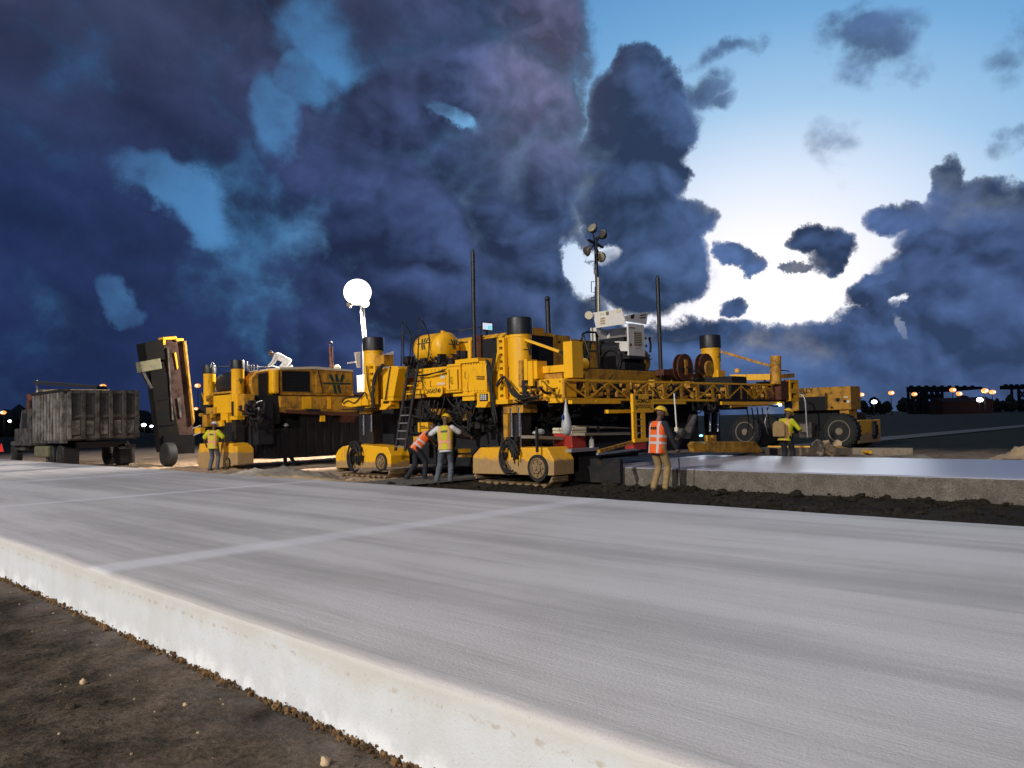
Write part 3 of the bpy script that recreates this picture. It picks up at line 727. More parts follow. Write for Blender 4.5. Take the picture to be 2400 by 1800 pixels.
def canopy(name, px0, px1, pyt, pyb, pyg, dist, label, legs):
    """dark roof on trussed legs, far off on the skyline"""
    r0, r1 = far_at(px0, pyt, dist), far_at(px1, pyt, dist)
    t = thing(name, ((r0.x + r1.x) / 2, (r0.y + r1.y) / 2, 0), label, 'canopy')
    th = r0.z - far_at(px0, pyb, dist).z; n = Vector((FW0.x, FW0.y, 0)); zg = 0
    d = (r1 - r0); top = max(r0.z, r1.z)
    MB().prism([r0, r1, r1 - Vector((0, 0, th * .5)), r0 + d * .55 - Vector((0, 0, th)), r0 - Vector((0, 0, th))], n * 5).build('roof', 'far_dark', t)
    mb = MB(); dn = d.normalized()
    for k in range(9):
        p = r0 + d * (k / 9.0 * .98); MB().box(p.x, p.x + 1.2, p.y, p.y + 1.2, p.z - .1, p.z + .5).build('roof_unit', 'far_dark', t)
    for fr in legs:
        p = r0 + d * fr; zz = p.z - th * .8
        for off in (0, 1):
            q = p + n * off * 4.5
            MB().bar((q.x, q.y, zg), (q.x, q.y, zz), .9).build('leg', 'far_dark', t)
    for f0, f1 in zip(legs[:-1], legs[1:]):
        if f1 - f0 > .3: continue
        a_, b_ = r0 + d * f0, r0 + d * f1
        MB().bar((a_.x, a_.y, a_.z * .45), (b_.x, b_.y, b_.z - th), .5).build('brace', 'far_dark', t)
        MB().bar((b_.x, b_.y, b_.z * .45), (a_.x, a_.y, a_.z - th), .5).build('brace', 'far_dark', t)
        MB().bar((a_.x, a_.y, a_.z * .42), (b_.x, b_.y, b_.z * .42), .9).build('girt', 'far_dark', t)
canopy('airport_canopy', 2138, 2303, 906, 918, 946, 330, 'dark open canopy on trussed legs on the far skyline, the wider one', [.015, .07, .15, .20, .27, .36, .42])
canopy('airport_canopy', 2360, 2480, 903, 912, 946, 330, 'dark open canopy cut by the right edge on the far skyline', [.22, .36, .5, .62])
def tree(px, pyt, dist, w, label):
    tp = far_at(px, pyt, dist); t = thing('tree', (tp.x, tp.y, 0), label, 'tree')
    MB().cyl((tp.x, tp.y, 0), (tp.x, tp.y, tp.z * .7), .35, .12, 7).build('trunk', 'bark', t)
    mb = MB(); rnd = random.Random(px)
    for i in range(60):
        f = rnd.random(); r = w * (1 - f) ** .7
        a = rnd.random() * 6.28
        clod(mb, (tp.x + math.cos(a) * r * rnd.random(), tp.y + math.sin(a) * r * rnd.random(), tp.z * (.3 + .68 * f)), w * rnd.uniform(.2, .4), 6, 4)
    mb.build('crown', 'leaf', t)
for px, py, d_, w, lab in [(2336, 934, 290, 1.6, 'thin dark conifer on the skyline left of the cut-off canopy'), (2345, 941, 290, 1.2, 'shortest dark conifer of the skyline pair beside the cut-off canopy'), (2367, 929, 290, 2.4, 'dark bushy tree on the skyline under the cut-off canopy roof')]:
    tree(px, py, d_, w, lab)
def far_lamp(px, py, dist, r, material, label, group, pole=True):
    p = far_at(px, py, dist); t = thing('street_lamp', (p.x, p.y, 0), label, 'street lamp', group)
    if pole:
        MB().cyl((p.x, p.y, 0), (p.x, p.y, p.z + .1), .16, .09, 6).build('pole', 'far_dark', t)
    MB().bar(p + RT0 * .2, p - RT0 * r * 2.2, .12).build('arm', 'far_dark', t)
    q = p - FW0 * .3
    hd = MB().ball(q, (r * 1.15, r * 1.15, r * .8), 14, 9).build('lamp_head', material, t, smooth=True)
    if material == 'sodium_lamp': MB().ball(q - FW0 * r * .85, (r * .42, r * .42, r * .3), 12, 8).build('bulb', 'sodium_bulb', hd, smooth=True)
SG, WG = 'orange street lamps along the skyline', 'white floodlights along the skyline'
for px, py, r, lab in [(2018, 925, .75, 'orange lamp just right of the wheeled crane, by its body'), (2088, 921, .8, 'orange lamp on the skyline alone between crane and canopy'), (2142, 924, .75, 'orange lamp at the left leg of the wide canopy'),
                       (2232, 914, .85, 'orange lamp in front of the middle of the wide canopy roof'), (2247, 923, .8, 'orange lamp on a dark post below the wide canopy roof'), (2307, 916, .95, 'orange lamp at the right end of the wide canopy roof'), (2325, 919, .85, 'rightmost orange lamp right of the wide canopy'),
                       (242, 906, .95, 'orange lamp seen above the tailgate of the dump truck'), (464, 904, .8, 'orange lamp right of the raised conveyor, upper one'), (461, 958, .6, 'orange lamp right of the raised conveyor, lower one'),
                       (9, 967, .75, 'orange lamp at the far left edge of the skyline'), (70, 976, .7, 'orange lamp at the front left of the dump truck')]:
    far_lamp(px, py, 250, r, 'sodium_lamp', lab, SG)
for px, py, r, lab in [(2048, 942, .7, 'white floodlight low on the skyline right of the wheeled crane'), (2295, 937, .8, 'white floodlight under the wide canopy roof'), (338, 996, .6, 'white floodlight between truck and conveyor, the brighter'), (356, 999, .4, 'white floodlight close to the conveyor foot'), (24, 987, .4, 'small white light near the left edge of the skyline')]:
    far_lamp(px, py, 250, r, 'white_lamp', lab, WG)
p = atz(3, 1051, .3); t = thing('traffic_cone', (p.x, p.y, 0), 'red traffic cone cut by the left edge beyond the slab', 'cone')
MB().cyl((p.x, p.y, .04), (p.x, p.y, .7), .17, .03, 16).build('cone_body', 'glowing_red', t); MB().box(p.x - .2, p.x + .2, p.y - .2, p.y + .2, 0, .04).build('cone_base', 'black_rubber', t)

# two apron high masts behind the camera that light the work
for i, (mp, lab) in enumerate(((MAST_A, 'tall galvanised apron light mast behind the camera, the taller'), (MAST_B, 'galvanised apron light mast behind the camera, the shorter'))):
    t = thing('light_mast', (mp.x, mp.y, 0), lab, 'light mast', 'apron light masts')
    MB().cyl((mp.x, mp.y, 0), (mp.x, mp.y, mp.z + 1), .35, .14, 16).build('pole', 'galvanised_steel', t)
    MB().bar((mp.x - .4, mp.y - 1.6, mp.z + 1), (mp.x - .4, mp.y + 1.6, mp.z + 1), .18).build('crossarm', 'galvanised_steel', t)
    for k in (-1.4, -.5, .5, 1.4):
        MB().box(mp.x - .6, mp.x - .2, mp.y + k - .35, mp.y + k + .35, mp.z + .75, mp.z + 1.25).build('floodlight', 'dark_steel', t)

# ================================================================== machines
def column(root, X, Y, z0, zc, z1, r, rc, name='lift_column', emb=None):
    """hydraulic leg column with a black cap; emb = angle (deg) of the emblem round the column and its height"""
    c = MB().lathe((X, Y, z0), (0, 0, 1), [(0, r * 1.05), (.05, r * 1.05), (.06, r), (zc - z0 - .08, r), (zc - z0 - .07, r * 1.03), (zc - z0, r * 1.03)], 36).build(name, 'yellow_paint', root, smooth='auto')
    MB().lathe((X, Y, zc), (0, 0, 1), [(0, rc), (z1 - zc - .04, rc), (z1 - zc - .01, rc * .97), (z1 - zc, rc * .9)], 36).build('cap', 'black_plastic', c, smooth='auto')
    if emb:
        a0, z, size = math.radians(emb[0]), emb[1], emb[2]
        def fn(a, b):
            t = a0 + a / r; n = Vector((math.cos(t), math.sin(t), 0)); return Vector((X, Y, z + b)) + n * r, n
        emblem(size, fn, c, .006)
    return c
def rack(root, r, X, n, material='yellow_paint', depth=.10, dark=True):
    """slotted adjuster plate: two rails and cross bars with open slots between"""
    a, b, z0, z1 = fx(*r, X); w = (b - a); mb = MB()
    mb.box(X, X + depth, a, a + w * .27, z0, z1); mb.box(X, X + depth, b - w * .27, b, z0, z1)
    st = (z1 - z0) / n
    for i in range(n + 1):
        zc = z0 + i * st; mb.box(X + .002, X + depth - .002, a + w * .27, b - w * .27, max(z0, zc - st * .3), min(z1, zc + st * .3))
    p = mb.build('slotted_plate', material, root)
    MB().box(X + depth + .01, X + depth + .02, a, b, z0, z1).build('backing', 'black_recess', p)
    return p
def pipework(root, r, X, depth, n, seed, material='dark_steel', name='pipework', thick=(.012, .03)):
    rnd = random.Random(seed); a, b, z0, z1 = fx(*r, X); mb = MB()
    for i in range(n):
        p = Vector((X + rnd.random() * depth, rnd.uniform(a, b), rnd.uniform(z0, z1)))
        k = rnd.random()
        if k < .35:
            s = [rnd.uniform(.03, .12) for _ in range(3)]; mb.box(p.x - s[0], p.x + s[0], p.y - s[1], p.y + s[1], p.z - s[2], p.z + s[2])
        elif k < .5: mb.cyl(p, p + Vector((0, rnd.uniform(-.25, .25), 0)), rnd.uniform(.03, .08), n=10)
        else:
            q = Vector((X + rnd.random() * depth, min(b, max(a, p.y + rnd.uniform(-.3, .3) * (b - a))), min(z1, max(z0, p.z + rnd.uniform(-.45, .45) * (z1 - z0)))))
            mb.tube(curve(p, q, rnd.uniform(-.05, .2) * min(1, b - a), 8), rnd.uniform(*thick), 6)
    return struct(mb.build(name, material, root), 'stuff')
PAD = {}
def track(root, poly, X, depth, wheel, wr, side_mat='muddy_yellow_paint', npads=22, coil=None, z_low=.16):
    pts = [atx(px, py, X) for px, py in poly]
    ymin, ymax = min(p.y for p in pts), max(p.y for p in pts); zmax = max(p.z for p in pts)
    t = MB().prism(pts, (depth, 0, 0)).build('crawler_track', side_mat, root, bevel=.015)
    # chain of pads round the two end sprockets
    r = .27; zc = r + .06; ya, yb = ymin + .34, ymax - .34; L = yb - ya; per = 2 * L + 2 * math.pi * r
    if 'pad' not in PAD:
        mb = MB().box(-.28, .28, -.085, .085, -.022, .022).box(-.28, .28, -.02, .02, -.06, -.02)
        o = mb.build('track_pad', 'mud', None); PAD['pad'] = o.data; bpy.data.objects.remove(o)
    for i in range(npads):
        s = per * i / npads
        if s < L: y, z, a = ya + s, zc - r, 0
        elif s < L + math.pi * r: k = (s - L) / r; y, z, a = yb + math.sin(k) * r, zc - math.cos(k) * r, k
        elif s < 2 * L + math.pi * r: y, z, a = yb - (s - L - math.pi * r), zc + r, math.pi
        else: k = (s - 2 * L - math.pi * r) / r; y, z, a = ya - math.sin(k) * r, zc + math.cos(k) * r, math.pi + k
        o = bpy.data.objects.new('track_pad', PAD['pad']); C.objects.link(o); o.parent = t
        o.location = Vector((X + .29, y, z)) - ORIGIN[root.name]; o.rotation_euler = (a, 0, 0)
    w = atx(*wheel, X)
    mb = MB().lathe((X + .02, w.y, w.z), (-1, 0, 0), [(0, wr), (.07, wr), (.08, wr * .9), (.05, wr * .82), (.05, wr * .55), (.10, wr * .5), (.11, wr * .2), (.14, wr * .18), (.14, 0)], 28)
    for k in range(8):
        a = k * math.pi / 4; mb.cyl((X - .03, w.y + math.cos(a) * wr * .68, w.z + math.sin(a) * wr * .68), (X - .07, w.y + math.cos(a) * wr * .68, w.z + math.sin(a) * wr * .68), .022, n=8)
    mb.build('sprocket', 'mud', t, smooth='auto')
    MB().lathe((X + .01, w.y, w.z), (-1, 0, 0), [(0, wr * 1.32), (.05, wr * 1.32), (.05, wr * 1.05), (0, wr * 1.05)], 28).build('sprocket_guard', 'black_rubber', t, smooth='auto')
    if coil:
        c = atx(coil[0], coil[1], X - .1); rr = coil[2]
        for k in range(6):
            R = rr * (1 - .08 * k); off = Vector((-.03 * (k % 3), random.uniform(-.04, .04), random.uniform(-.04, .06)))
            arc = [c + off + Vector((0, math.cos(a) * R * .8, math.sin(a) * R)) for a in np.linspace(-2.2 + .2 * k, 2.9 + .15 * k, 22)]
            MB().tube(arc, .020, 6).build('hose', 'black_rubber', t, smooth=True)
        mb = MB(); rnd = random.Random(coil[0])
        for k in range(16):
            q = c + Vector((.05, rnd.uniform(-rr, rr) * .6, rnd.uniform(-.3, 1.1) * rr)); s = rnd.uniform(.03, .08); mb.box(q.x - s, q.x + s, q.y - s, q.y + s, q.z - s, q.z + s)
        struct(mb.build('hydraulic_fittings', 'dark_steel', t), 'stuff')
    return t
def hose_run(root, pix, X, r=.022, n=1, spread=.03, seed=0, material='black_rubber'):
    rnd = random.Random(seed)
    for k in range(n):
        pts = [atx(px, py, X - .02 * (k % 3)) + Vector((0, rnd.uniform(-spread, spread), rnd.uniform(-spread, spread))) for px, py in pix]
        MB().tube(catmull(pts), r, 6).build('hose', material, root, smooth=True)

# ------------------------------------------------------------------ the paver
pv = thing('slipform_paver', (18, 16.5, 0), 'big yellow slipform paver with fuel tank, black capped columns and long truss', 'paver')
# transverse and side frame
MB().box(14.5, 23.2, 13.55, 13.95, 2.55, 2.93).build('rear_frame_beam', 'worn_yellow_paint', pv, bevel=.01)
MB().box(14.5, 23.2, 19.8, 20.2, 2.5, 2.93).build('front_frame_beam', 'worn_yellow_paint', pv)
MB().box(14.75, 15.1, 13.95, 19.8, 2.3, 2.93).build('side_frame_beam', 'worn_yellow_paint', pv)
MB().box(22.4, 22.75, 13.95, 19.8, 2.3, 2.93).build('side_frame_beam', 'worn_yellow_paint', pv)
MB().box(15.1, 22.4, 13.95, 19.8, 2.95, 3.0).build('deck', 'dark_steel', pv)
mb = MB()
for i in range(28):
    x = 16.8 + i * .22; mb.cyl((x, 13.545, 2.86), (x, 13.55, 2.86), .016, n=8)
struct(mb.build('bolt_row', 'black_recess', pv), 'stuff')
# mould and dark machinery slung below
md = MB().box(15.22, 20.78, 12.7, 15.2, .62, 1.25).build('mould', 'dark_steel', pv)
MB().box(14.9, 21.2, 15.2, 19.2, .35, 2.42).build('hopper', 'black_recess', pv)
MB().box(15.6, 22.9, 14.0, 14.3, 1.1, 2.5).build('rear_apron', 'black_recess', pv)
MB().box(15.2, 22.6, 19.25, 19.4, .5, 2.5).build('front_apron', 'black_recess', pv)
MB().cyl((15.0, 18.6, .75), (21.0, 18.6, .75), .35, n=20).build('auger', 'dark_steel', pv, smooth='auto')
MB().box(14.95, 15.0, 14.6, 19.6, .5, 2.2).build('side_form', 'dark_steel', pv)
pipework(pv, (925, 955, 1140, 1010), 14.35, .5, 90, 3)
pipework(pv, (940, 835, 1062, 866), 14.25, .5, 80, 4)
pipework(pv, (1215, 950, 1330, 985), 14.9, .5, 40, 5)
for r, X, d, mt_ in [((1010, 958, 1032, 972), 14.3, .2, 'worn_yellow_paint'), ((1085, 962, 1096, 985), 14.3, .15, 'worn_yellow_paint'), ((1074, 1052, 1090, 1061), 14.4, .2, 'yellow_paint'), ((1072, 1066, 1093, 1072), 14.4, .2, 'worn_yellow_paint')]:
    boxX(r, X, d).build('valve_box', mt_, pv)
t = boxX((979, 990, 1003, 1013), 14.3, .18).build('control_box', 'yellow_paint', pv, bevel=.01)
boxX((984, 998, 996, 1000), 14.294, .01).build('lettering_strip', 'black_print', t)
boxX((969, 1023, 979, 1050), 14.3, .14).build('yellow_bracket', 'yellow_paint', pv)
MB().box(15.02, 15.14, 11.3, 14.6, .06, .62).build('slab_end_shade', 'dark_steel', pv)  # added dark plate that stands for the shadow at the slab's end
MB().box(15.02, 15.9, 12.55, 12.75, .3, .7).build('mould_end', 'dark_steel', pv)
# --- rear near leg
c1 = column(pv, 14.3, 13.74, 2.1, 3.72, 4.14, .29, .325, emb=(-78, 3.32, .26))
rack(pv, (1166, 792, 1183, 936), 13.98, 9)
boxX((1159, 936, 1190, 947), 13.9, .45).build('flange', 'yellow_paint', pv)
boxX((1163, 827, 1168, 870), 13.99, .3).build('side_plate', 'yellow_paint', pv)
boxX((1180, 950, 1226, 968), 14.05, .5).build('leg_collar', 'worn_yellow_paint', pv)
MB().box(14.13, 14.47, 13.58, 13.92, .8, 2.0).build('inner_leg', 'dark_steel', pv)
for dy in (-.15, .13): MB().cyl((14.08, 13.75 + dy, .9), (14.08, 13.75 + dy, 1.9), .045, n=14).build('piston_rod', 'chrome', pv, smooth='auto')
boxX((1180, 970, 1190, 1026), 14.0, .12).build('leg_guide', 'worn_yellow_paint', pv)
boxX((1183, 1028, 1210, 1047), 13.95, .4).build('pivot_block', 'muddy_yellow_paint', pv)
# --- front near leg
column(pv, 14.3, 19.93, 2.0, 3.8, 4.2, .29, .33)
rack(pv, (862, 853, 880, 948), 13.98, 6)
boxX((880, 832, 900, 858), 13.95, .35).build('hose_guard', 'worn_yellow_paint', pv)
boxX((842, 962, 868, 970), 14.05, .4).build('leg_collar', 'worn_yellow_paint', pv)
MB().box(14.13, 14.47, 19.76, 20.1, .85, 1.95).build('inner_leg', 'dark_steel', pv)
for dy, z0 in ((.2, 1.25), (-.2, 1.35)): MB().cyl((14.05, 19.93 + dy, z0), (14.05, 19.93 + dy, 1.85), .05, n=14).build('piston_rod', 'chrome', pv, smooth='auto')
mb = MB().prism([atx(*p, 13.9) for p in [(845, 950), (845, 935), (855, 922), (862, 938), (862, 950)]], (.4, 0, 0)); mb.build('gusset', 'yellow_paint', pv)
mb = MB().prism([atx(*p, 13.85) for p in [(800, 950), (803, 938), (815, 932), (845, 934), (845, 952), (820, 955)]], (.5, 0, 0)); mb.build('swing_arm', 'yellow_paint', pv, bevel=.02)
boxX((800, 957, 866, 960), 13.8, .6).build('base_plate', 'dark_steel', pv)
for pix in ([(803, 945), (808, 932), (830, 930), (845, 928), (855, 920), (862, 935)], [(806, 948), (815, 938), (830, 944), (845, 930)]): hose_run(pv, pix, 13.82, .018)
# --- far rear leg
column(pv, 23.4, 13.74, 2.2, 3.81, 4.24, .31, .345, emb=(-68, 3.5, .26))
boxY((1684, 868, 1700, 905), 13.4, .3).build('side_plate', 'yellow_paint', pv)
MB().box(23.2, 23.6, 13.6, 13.95, .7, 2.1).build('inner_leg', 'dark_steel', pv)
for px in (1664, 1682):
    p = aty(px, 965, 13.4); q = aty(px, 1012, 13.4); MB().cyl(p, q, .05, n=14).build('piston_rod', 'chrome', pv, smooth='auto')
# braces, swing arms and end post at the back
MB().bar(aty(1232, 796, 13.4), atx(1312, 824, 14.3), .10, .06).build('brace', 'yellow_paint', pv)
MB().bar(atx(1312, 824, 14.3), atx(1322, 829, 14.3), .05).build('brace_end', 'dark_steel', pv)
boxX((1320, 800, 1341, 886), 14.15, .4).build('end_post', 'yellow_paint', pv, bevel=.012)
boxX((1259, 857, 1321, 874), 14.2, .3).build('swing_arm', 'yellow_paint', pv, bevel=.012)
boxX((1228, 842, 1236, 905), 13.98, .35).build('hinge_plate', 'yellow_paint', pv)
boxX((1237, 846, 1248, 905), 13.95, .2).build('hinge_plate', 'yellow_paint', pv)
boxX((1246, 846, 1259, 888), 14.0, .35).build('hinge_block', 'yellow_paint', pv)
MB().cyl(atx(1222, 905, 14.05), atx(1222, 845, 14.05), .07, n=14).build('hinge_pin', 'worn_yellow_paint', pv, smooth='auto')
boxX((1262, 876, 1318, 888), 14.25, .3).build('worn_panel', 'worn_yellow_paint', pv)
bx_ = boxX((1263, 888, 1319, 932), 14.0, .5).build('junction_box', 'yellow_paint', pv, bevel=.012)
mb = MB()
for px, py in ((1270, 894), (1312, 894), (1270, 926), (1312, 926)): p = atx(px, py, 13.99); mb.cyl(p, p + Vector((.01, 0, 0)), .02, n=8)
struct(mb.build('bolts', 'black_recess', bx_), 'stuff')
mb = MB().bar(atx(1205, 940, 14.0), atx(1284, 933, 14.0), .1, .09); mb.build('lower_rail', 'worn_yellow_paint', pv)
boxX((1285, 932, 1318, 944), 14.0, .3).build('rail_block', 'yellow_paint', pv)
boxX((1216, 912, 1263, 917), 13.95, .3).build('step_plate', 'yellow_paint', pv)
for k, px in enumerate((1226, 1243)): MB().bar(atx(px, 917, 13.97), atx(px + 6, 930, 13.97), .06).build('step_strut', 'worn_yellow_paint', pv)
hose_run(pv, [(1164, 905), (1172, 893), (1182, 886), (1192, 905), (1205, 925), (1225, 933), (1262, 930)], 13.85, .022, 4, .03, 5)
hose_run(pv, [(1185, 888), (1203, 908), (1218, 927), (1240, 925), (1260, 910)], 13.8, .018, 2, .02, 6)
# brace, arm and drum of the far corner
MB().bar(aty(1690, 824, 13.4), aty(1806, 858, 12.0), .10, .08).build('brace', 'worn_yellow_paint', pv)
MB().bar(aty(1712, 885, 13.2), aty(1806, 884, 12.0), .22, .2).build('swing_arm', 'yellow_paint', pv, bevel=.012)
p = aty(1728, 873, 13); MB().cyl(p, p + Vector((0, 0, .12)), .08, n=14).build('pin', 'yellow_paint', pv)
p = aty(1818, 901, 11.9); q = aty(1818, 835, 11.9); MB().lathe(p, q - p, [(0, .17), ((q - p).length, .17), ((q - p).length, .14), ((q - p).length - .1, .12), ((q - p).length - .1, 0)], 24).build('end_drum', 'worn_yellow_paint', pv, smooth='auto')
MB().bar(aty(1832, 882, 11.9), aty(1858, 880, 11.9), .12, .14).build('drum_arm', 'worn_yellow_paint', pv)
MB().bar(aty(1832, 868, 11.9), aty(1850, 870, 11.9), .03).build('drum_rail', 'dark_steel', pv)
# --- near flank panels
hs = boxX((897, 862, 921, 940), 14.05, .5).build('flank_panel', 'yellow_paint', pv, bevel=.012)
MB().bar(atx(915, 860, 14.0), atx(903, 938, 14.0), .035, .03).build('diagonal_rod', 'dark_steel', hs)
mb = MB().prism([atx(*p, 14.02) for p in [(916, 858), (931, 858), (934, 864), (922, 930), (908, 930)]], (.4, 0, 0)); mb.build('flank_panel', 'yellow_paint', pv, bevel=.012)
boxX((893, 935, 916, 958), 14.1, .3).build('screen_box', 'yellow_paint', pv)
boxX((898, 936, 911, 946), 14.09, .02).build('screen', 'black_recess', pv)
MB().prism([atx(*p, 14.0) for p in [(889, 960), (893, 952), (916, 948), (902, 960)]], (.2, 0, 0)).build('skid_plate', 'yellow_paint', pv)
fp = boxX((974, 862, 1049, 924), 14.1, .55).build('flank_panel', 'yellow_paint', pv, bevel=.012)
boxX((1007, 886, 1043, 906), 14.085, .03).build('access_door', 'yellow_paint', fp, bevel=.006)
boxX((1032, 880, 1043, 887), 14.08, .02).build('decal', 'cream_plastic', fp)
boxX((1024, 897, 1043, 902), 14.07, .02).build('decal', 'cream_plastic', fp)
boxX((950, 900, 978, 905), 14.05, .3).build('lower_rail', 'yellow_paint', pv)
boxX((952, 915, 993, 924), 14.0, .3).build('lower_rail', 'yellow_paint', pv)
npx = [(993, 903), (1037, 905), (1037, 923), (1031, 930), (1001, 930), (996, 918)]
npl = MB().prism([atx(*p, 13.98) for p in npx], (.03, 0, 0)).build('number_plate', 'yellow_paint', pv)
text('2A5A5740', 'number', .115, atx(1016, 917, 13.98), SIDE_U, ZUP, npl, squeeze=.86)
cb = boxX((1048, 853, 1079, 920), 13.95, .5).build('cabinet', 'yellow_paint', pv, bevel=.012)
boxX((1053, 861, 1074, 914), 13.935, .03).build('cabinet_door', 'yellow_paint', cb, bevel=.008)
for px in (1052, 1072): boxX((px, 866, px + 1.5, 912), 13.925, .02).build('hinge', 'rust', cb)
boxX((1079, 855, 1084, 920), 14.2, .3).build('gap_plate', 'rust', pv)
bb = boxX((1083, 848, 1140, 921), 14.0, .8).build('hydraulic_tank', 'yellow_paint', pv, bevel=.014)
boxX((1066, 841, 1120, 851), 13.95, .9).build('tank_lid', 'yellow_paint', pv, bevel=.01)
for y0 in (882, 887): MB().tube([atx(1117 + k * 3, y0 + (k % 2) * 2, 13.985) for k in range(7)], .014, 6).build('tag_wire', 'rust', bb)
MB().bar(atx(1096, 895, 13.99), atx(1097, 920, 13.99), .015).build('seam', 'worn_yellow_paint', bb)
boxX((1062, 922, 1111, 928), 13.95, .4).build('step_plate', 'yellow_paint', pv)
boxX((1084, 928, 1112, 939), 14.0, .3).build('bracket_box', 'yellow_paint', pv)
lb = boxX((1118, 920, 1148, 954), 14.0, .3).build('gauge_box', 'yellow_paint', pv)
boxX((1124, 923, 1143, 940), 13.985, .02).build('gauge_panel', 'black_print', lb)
for k, px in enumerate((1126, 1131, 1136)):
    for j in range(3): boxX((px, 925 + j * 4.5, px + 3.2, 928 + j * 4.5), 13.975, .015).build('gauge_label', 'white_paint', lb)
MB().prism([atx(*p, 13.9) for p in [(1114, 954), (1122, 943), (1145, 941), (1137, 955)]], (.25, 0, 0)).build('skid_plate', 'yellow_paint', pv)
MB().cyl(atx(1102, 842, 14.2), atx(1102, 797, 14.2), .055, n=14).build('vent_pipe', 'yellow_paint', pv, smooth='auto')
hose_run(pv, [(1143, 846), (1146, 870), (1150, 900), (1154, 930), (1158, 975)], 13.9, .03, 9, .055, 11)
hose_run(pv, [(1160, 830), (1152, 870), (1152, 920), (1163, 990)], 13.86, .022, 4, .05, 12)
hose_run(pv, [(898, 856), (884, 872), (876, 895), (873, 925), (874, 958)], 13.9, .028, 7, .045, 13)
hose_run(pv, [(859, 858), (861, 890), (865, 915), (872, 935)], 13.93, .016, 2, .02, 14)
hose_run(pv, [(1045, 868), (1022, 872), (997, 878), (978, 880)], 13.98, .018, 3, .03, 15)
hose_run(pv, [(985, 880), (988, 893), (994, 905), (998, 915)], 13.98, .012, 1, .01, 16)
hose_run(pv, [(1063, 935), (1075, 930), (1090, 945), (1096, 980), (1098, 1010)], 14.2, .014, 3, .06, 17)
rnd = random.Random(41)
for k in range(22):
    px = rnd.uniform(985, 1138); y0 = rnd.uniform(922, 945); x1 = px + rnd.uniform(-40, 40); y1 = rnd.uniform(935, 975)
    p, q = atx(px, y0, 14.1), atx(x1, y1, 14.25); MB().tube(curve(p, q, rnd.uniform(.1, .4), 9), rnd.uniform(.012, .024), 6).build('hose', 'black_rubber', pv, smooth=True)
for k in range(7):
    px = rnd.uniform(1340, 1820); p = aty(px, 942, 11.95); q = aty(px + rnd.uniform(15, 60), 944, 11.95)
    MB().tube(curve(p, q, rnd.uniform(.12, .35), 9), rnd.uniform(.012, .022), 6).build('hose', 'black_rubber', pv, smooth=True)
for par, r, X in ((bb, (1085, 850, 1138, 919), 13.99), (fp, (977, 865, 1047, 921), 14.09), (cb, (1049, 856, 1078, 918), 13.94)):
    mb = MB()
    a, b, z0, z1 = fx(*r, X)
    for i in range(9):
        y = a + (b - a) * i / 8
        for z in (z0 + .03, z1 - .03): mb.cyl((X + .012, y, z), (X - .008, y, z), .011, n=6)
    struct(mb.build('bolts', 'rust', par), 'stuff')
for px, py in ((1093, 872), (1060, 884), (985, 885), (1012, 893)):
    p = atx(px, py, 13.92); MB().tube([p, p + Vector((-.05, 0, 0)), p + Vector((-.05, 0, -.16)), p + Vector((0, 0, -.16))], .010, 6).build('grab_handle', 'dark_steel', pv)
# --- ladder with hooped handrails
ld = thing_parts = MB()
a_, b_ = atx(927, 1056, 13.35), atx(958, 858, 13.95)
sd = Vector((0, -.42, 0))
lad = MB().bar(a_, b_, .07, .05).build('ladder', 'dark_steel', pv)
MB().bar(a_ + sd, b_ + sd, .07, .05).build('ladder_stile', 'dark_steel', lad)
for k in range(11):
    p = a_.lerp(b_, (k + .5) / 11); MB().bar(p, p + sd, .05, .03).build('rung', 'dark_steel' if k > 4 else 'galvanised_steel', lad)
for off in (0, -.75):
    base = atx(940, 858, 13.95) + Vector((0, off, 0)); top = atx(944, 757, 13.95) + Vector((0, off, 0))
    MB().tube(catmull([base, base.lerp(top, .6), top, top + Vector((0, -.13, -.02)), base.lerp(top, .6) + Vector((.3, -.1, 0)), base + Vector((.3, -.05, 0))]), .018, 6).build('handrail', 'black_plastic', lad, smooth=True)
hoop = [atx(946, 840, 14.3), atx(946, 785, 14.3), atx(950, 777, 14.3), atx(963, 777, 14.3), atx(966, 785, 14.3), atx(960, 840, 14.3)]
MB().tube(hoop, .016, 6).build('handrail', 'black_plastic', lad, smooth=True)
# guard rail behind the tank
for z, in ((4.22,), (3.85,)): MB().tube([(15.3, 19.2, z), (15.3, 16.2, z)], .018, 6).build('guard_rail', 'black_plastic', pv, smooth=True)
for y in (19.2, 18.2, 17.2, 16.2): MB().tube([(15.3, y, 3.0), (15.3, y, 4.22)], .018, 6).build('guard_post', 'black_plastic', pv, smooth=True)
# --- fuel tank
tc_, tr, tl = Vector((14.75, 17.5, 3.70)), .43, .46
def dish(t): return [(-t * math.cos(a) * .22, tr * math.sin(a)) for a in np.linspace(0, math.pi / 2, 9)]
prof = [(-tl - .22 * math.cos(a), tr * math.sin(a) ** .8) for a in np.linspace(0, math.pi / 2, 10)] + [(tl + .22 * math.cos(a), tr * math.sin(a) ** .8) for a in np.linspace(math.pi / 2, 0, 10)]
tk = MB().lathe(tc_, (0, -1, 0), prof, 44).build('fuel_tank', 'yellow_paint', pv, smooth='auto')
def f_side(a, b):
    th = .30 + b / tr; n = Vector((-math.cos(th), 0, math.sin(th))); return tc_ + Vector((0, .06 - a, 0)) + n * tr, n
emblem(.36, f_side, tk, .005)
def f_end(a, b):
    x, z = .08 + a, .06 + b; q = min(.98, math.sqrt(x * x + z * z) / tr) ; y = tl + .22 * math.sqrt(max(0, 1 - (q ** 1.25) ** 2))
    n = Vector((x * .5, -1, z * .5)).normalized(); return tc_ + Vector((x, -y, z)) + n * .012, n
emblem(.27, f_end, tk, .005)
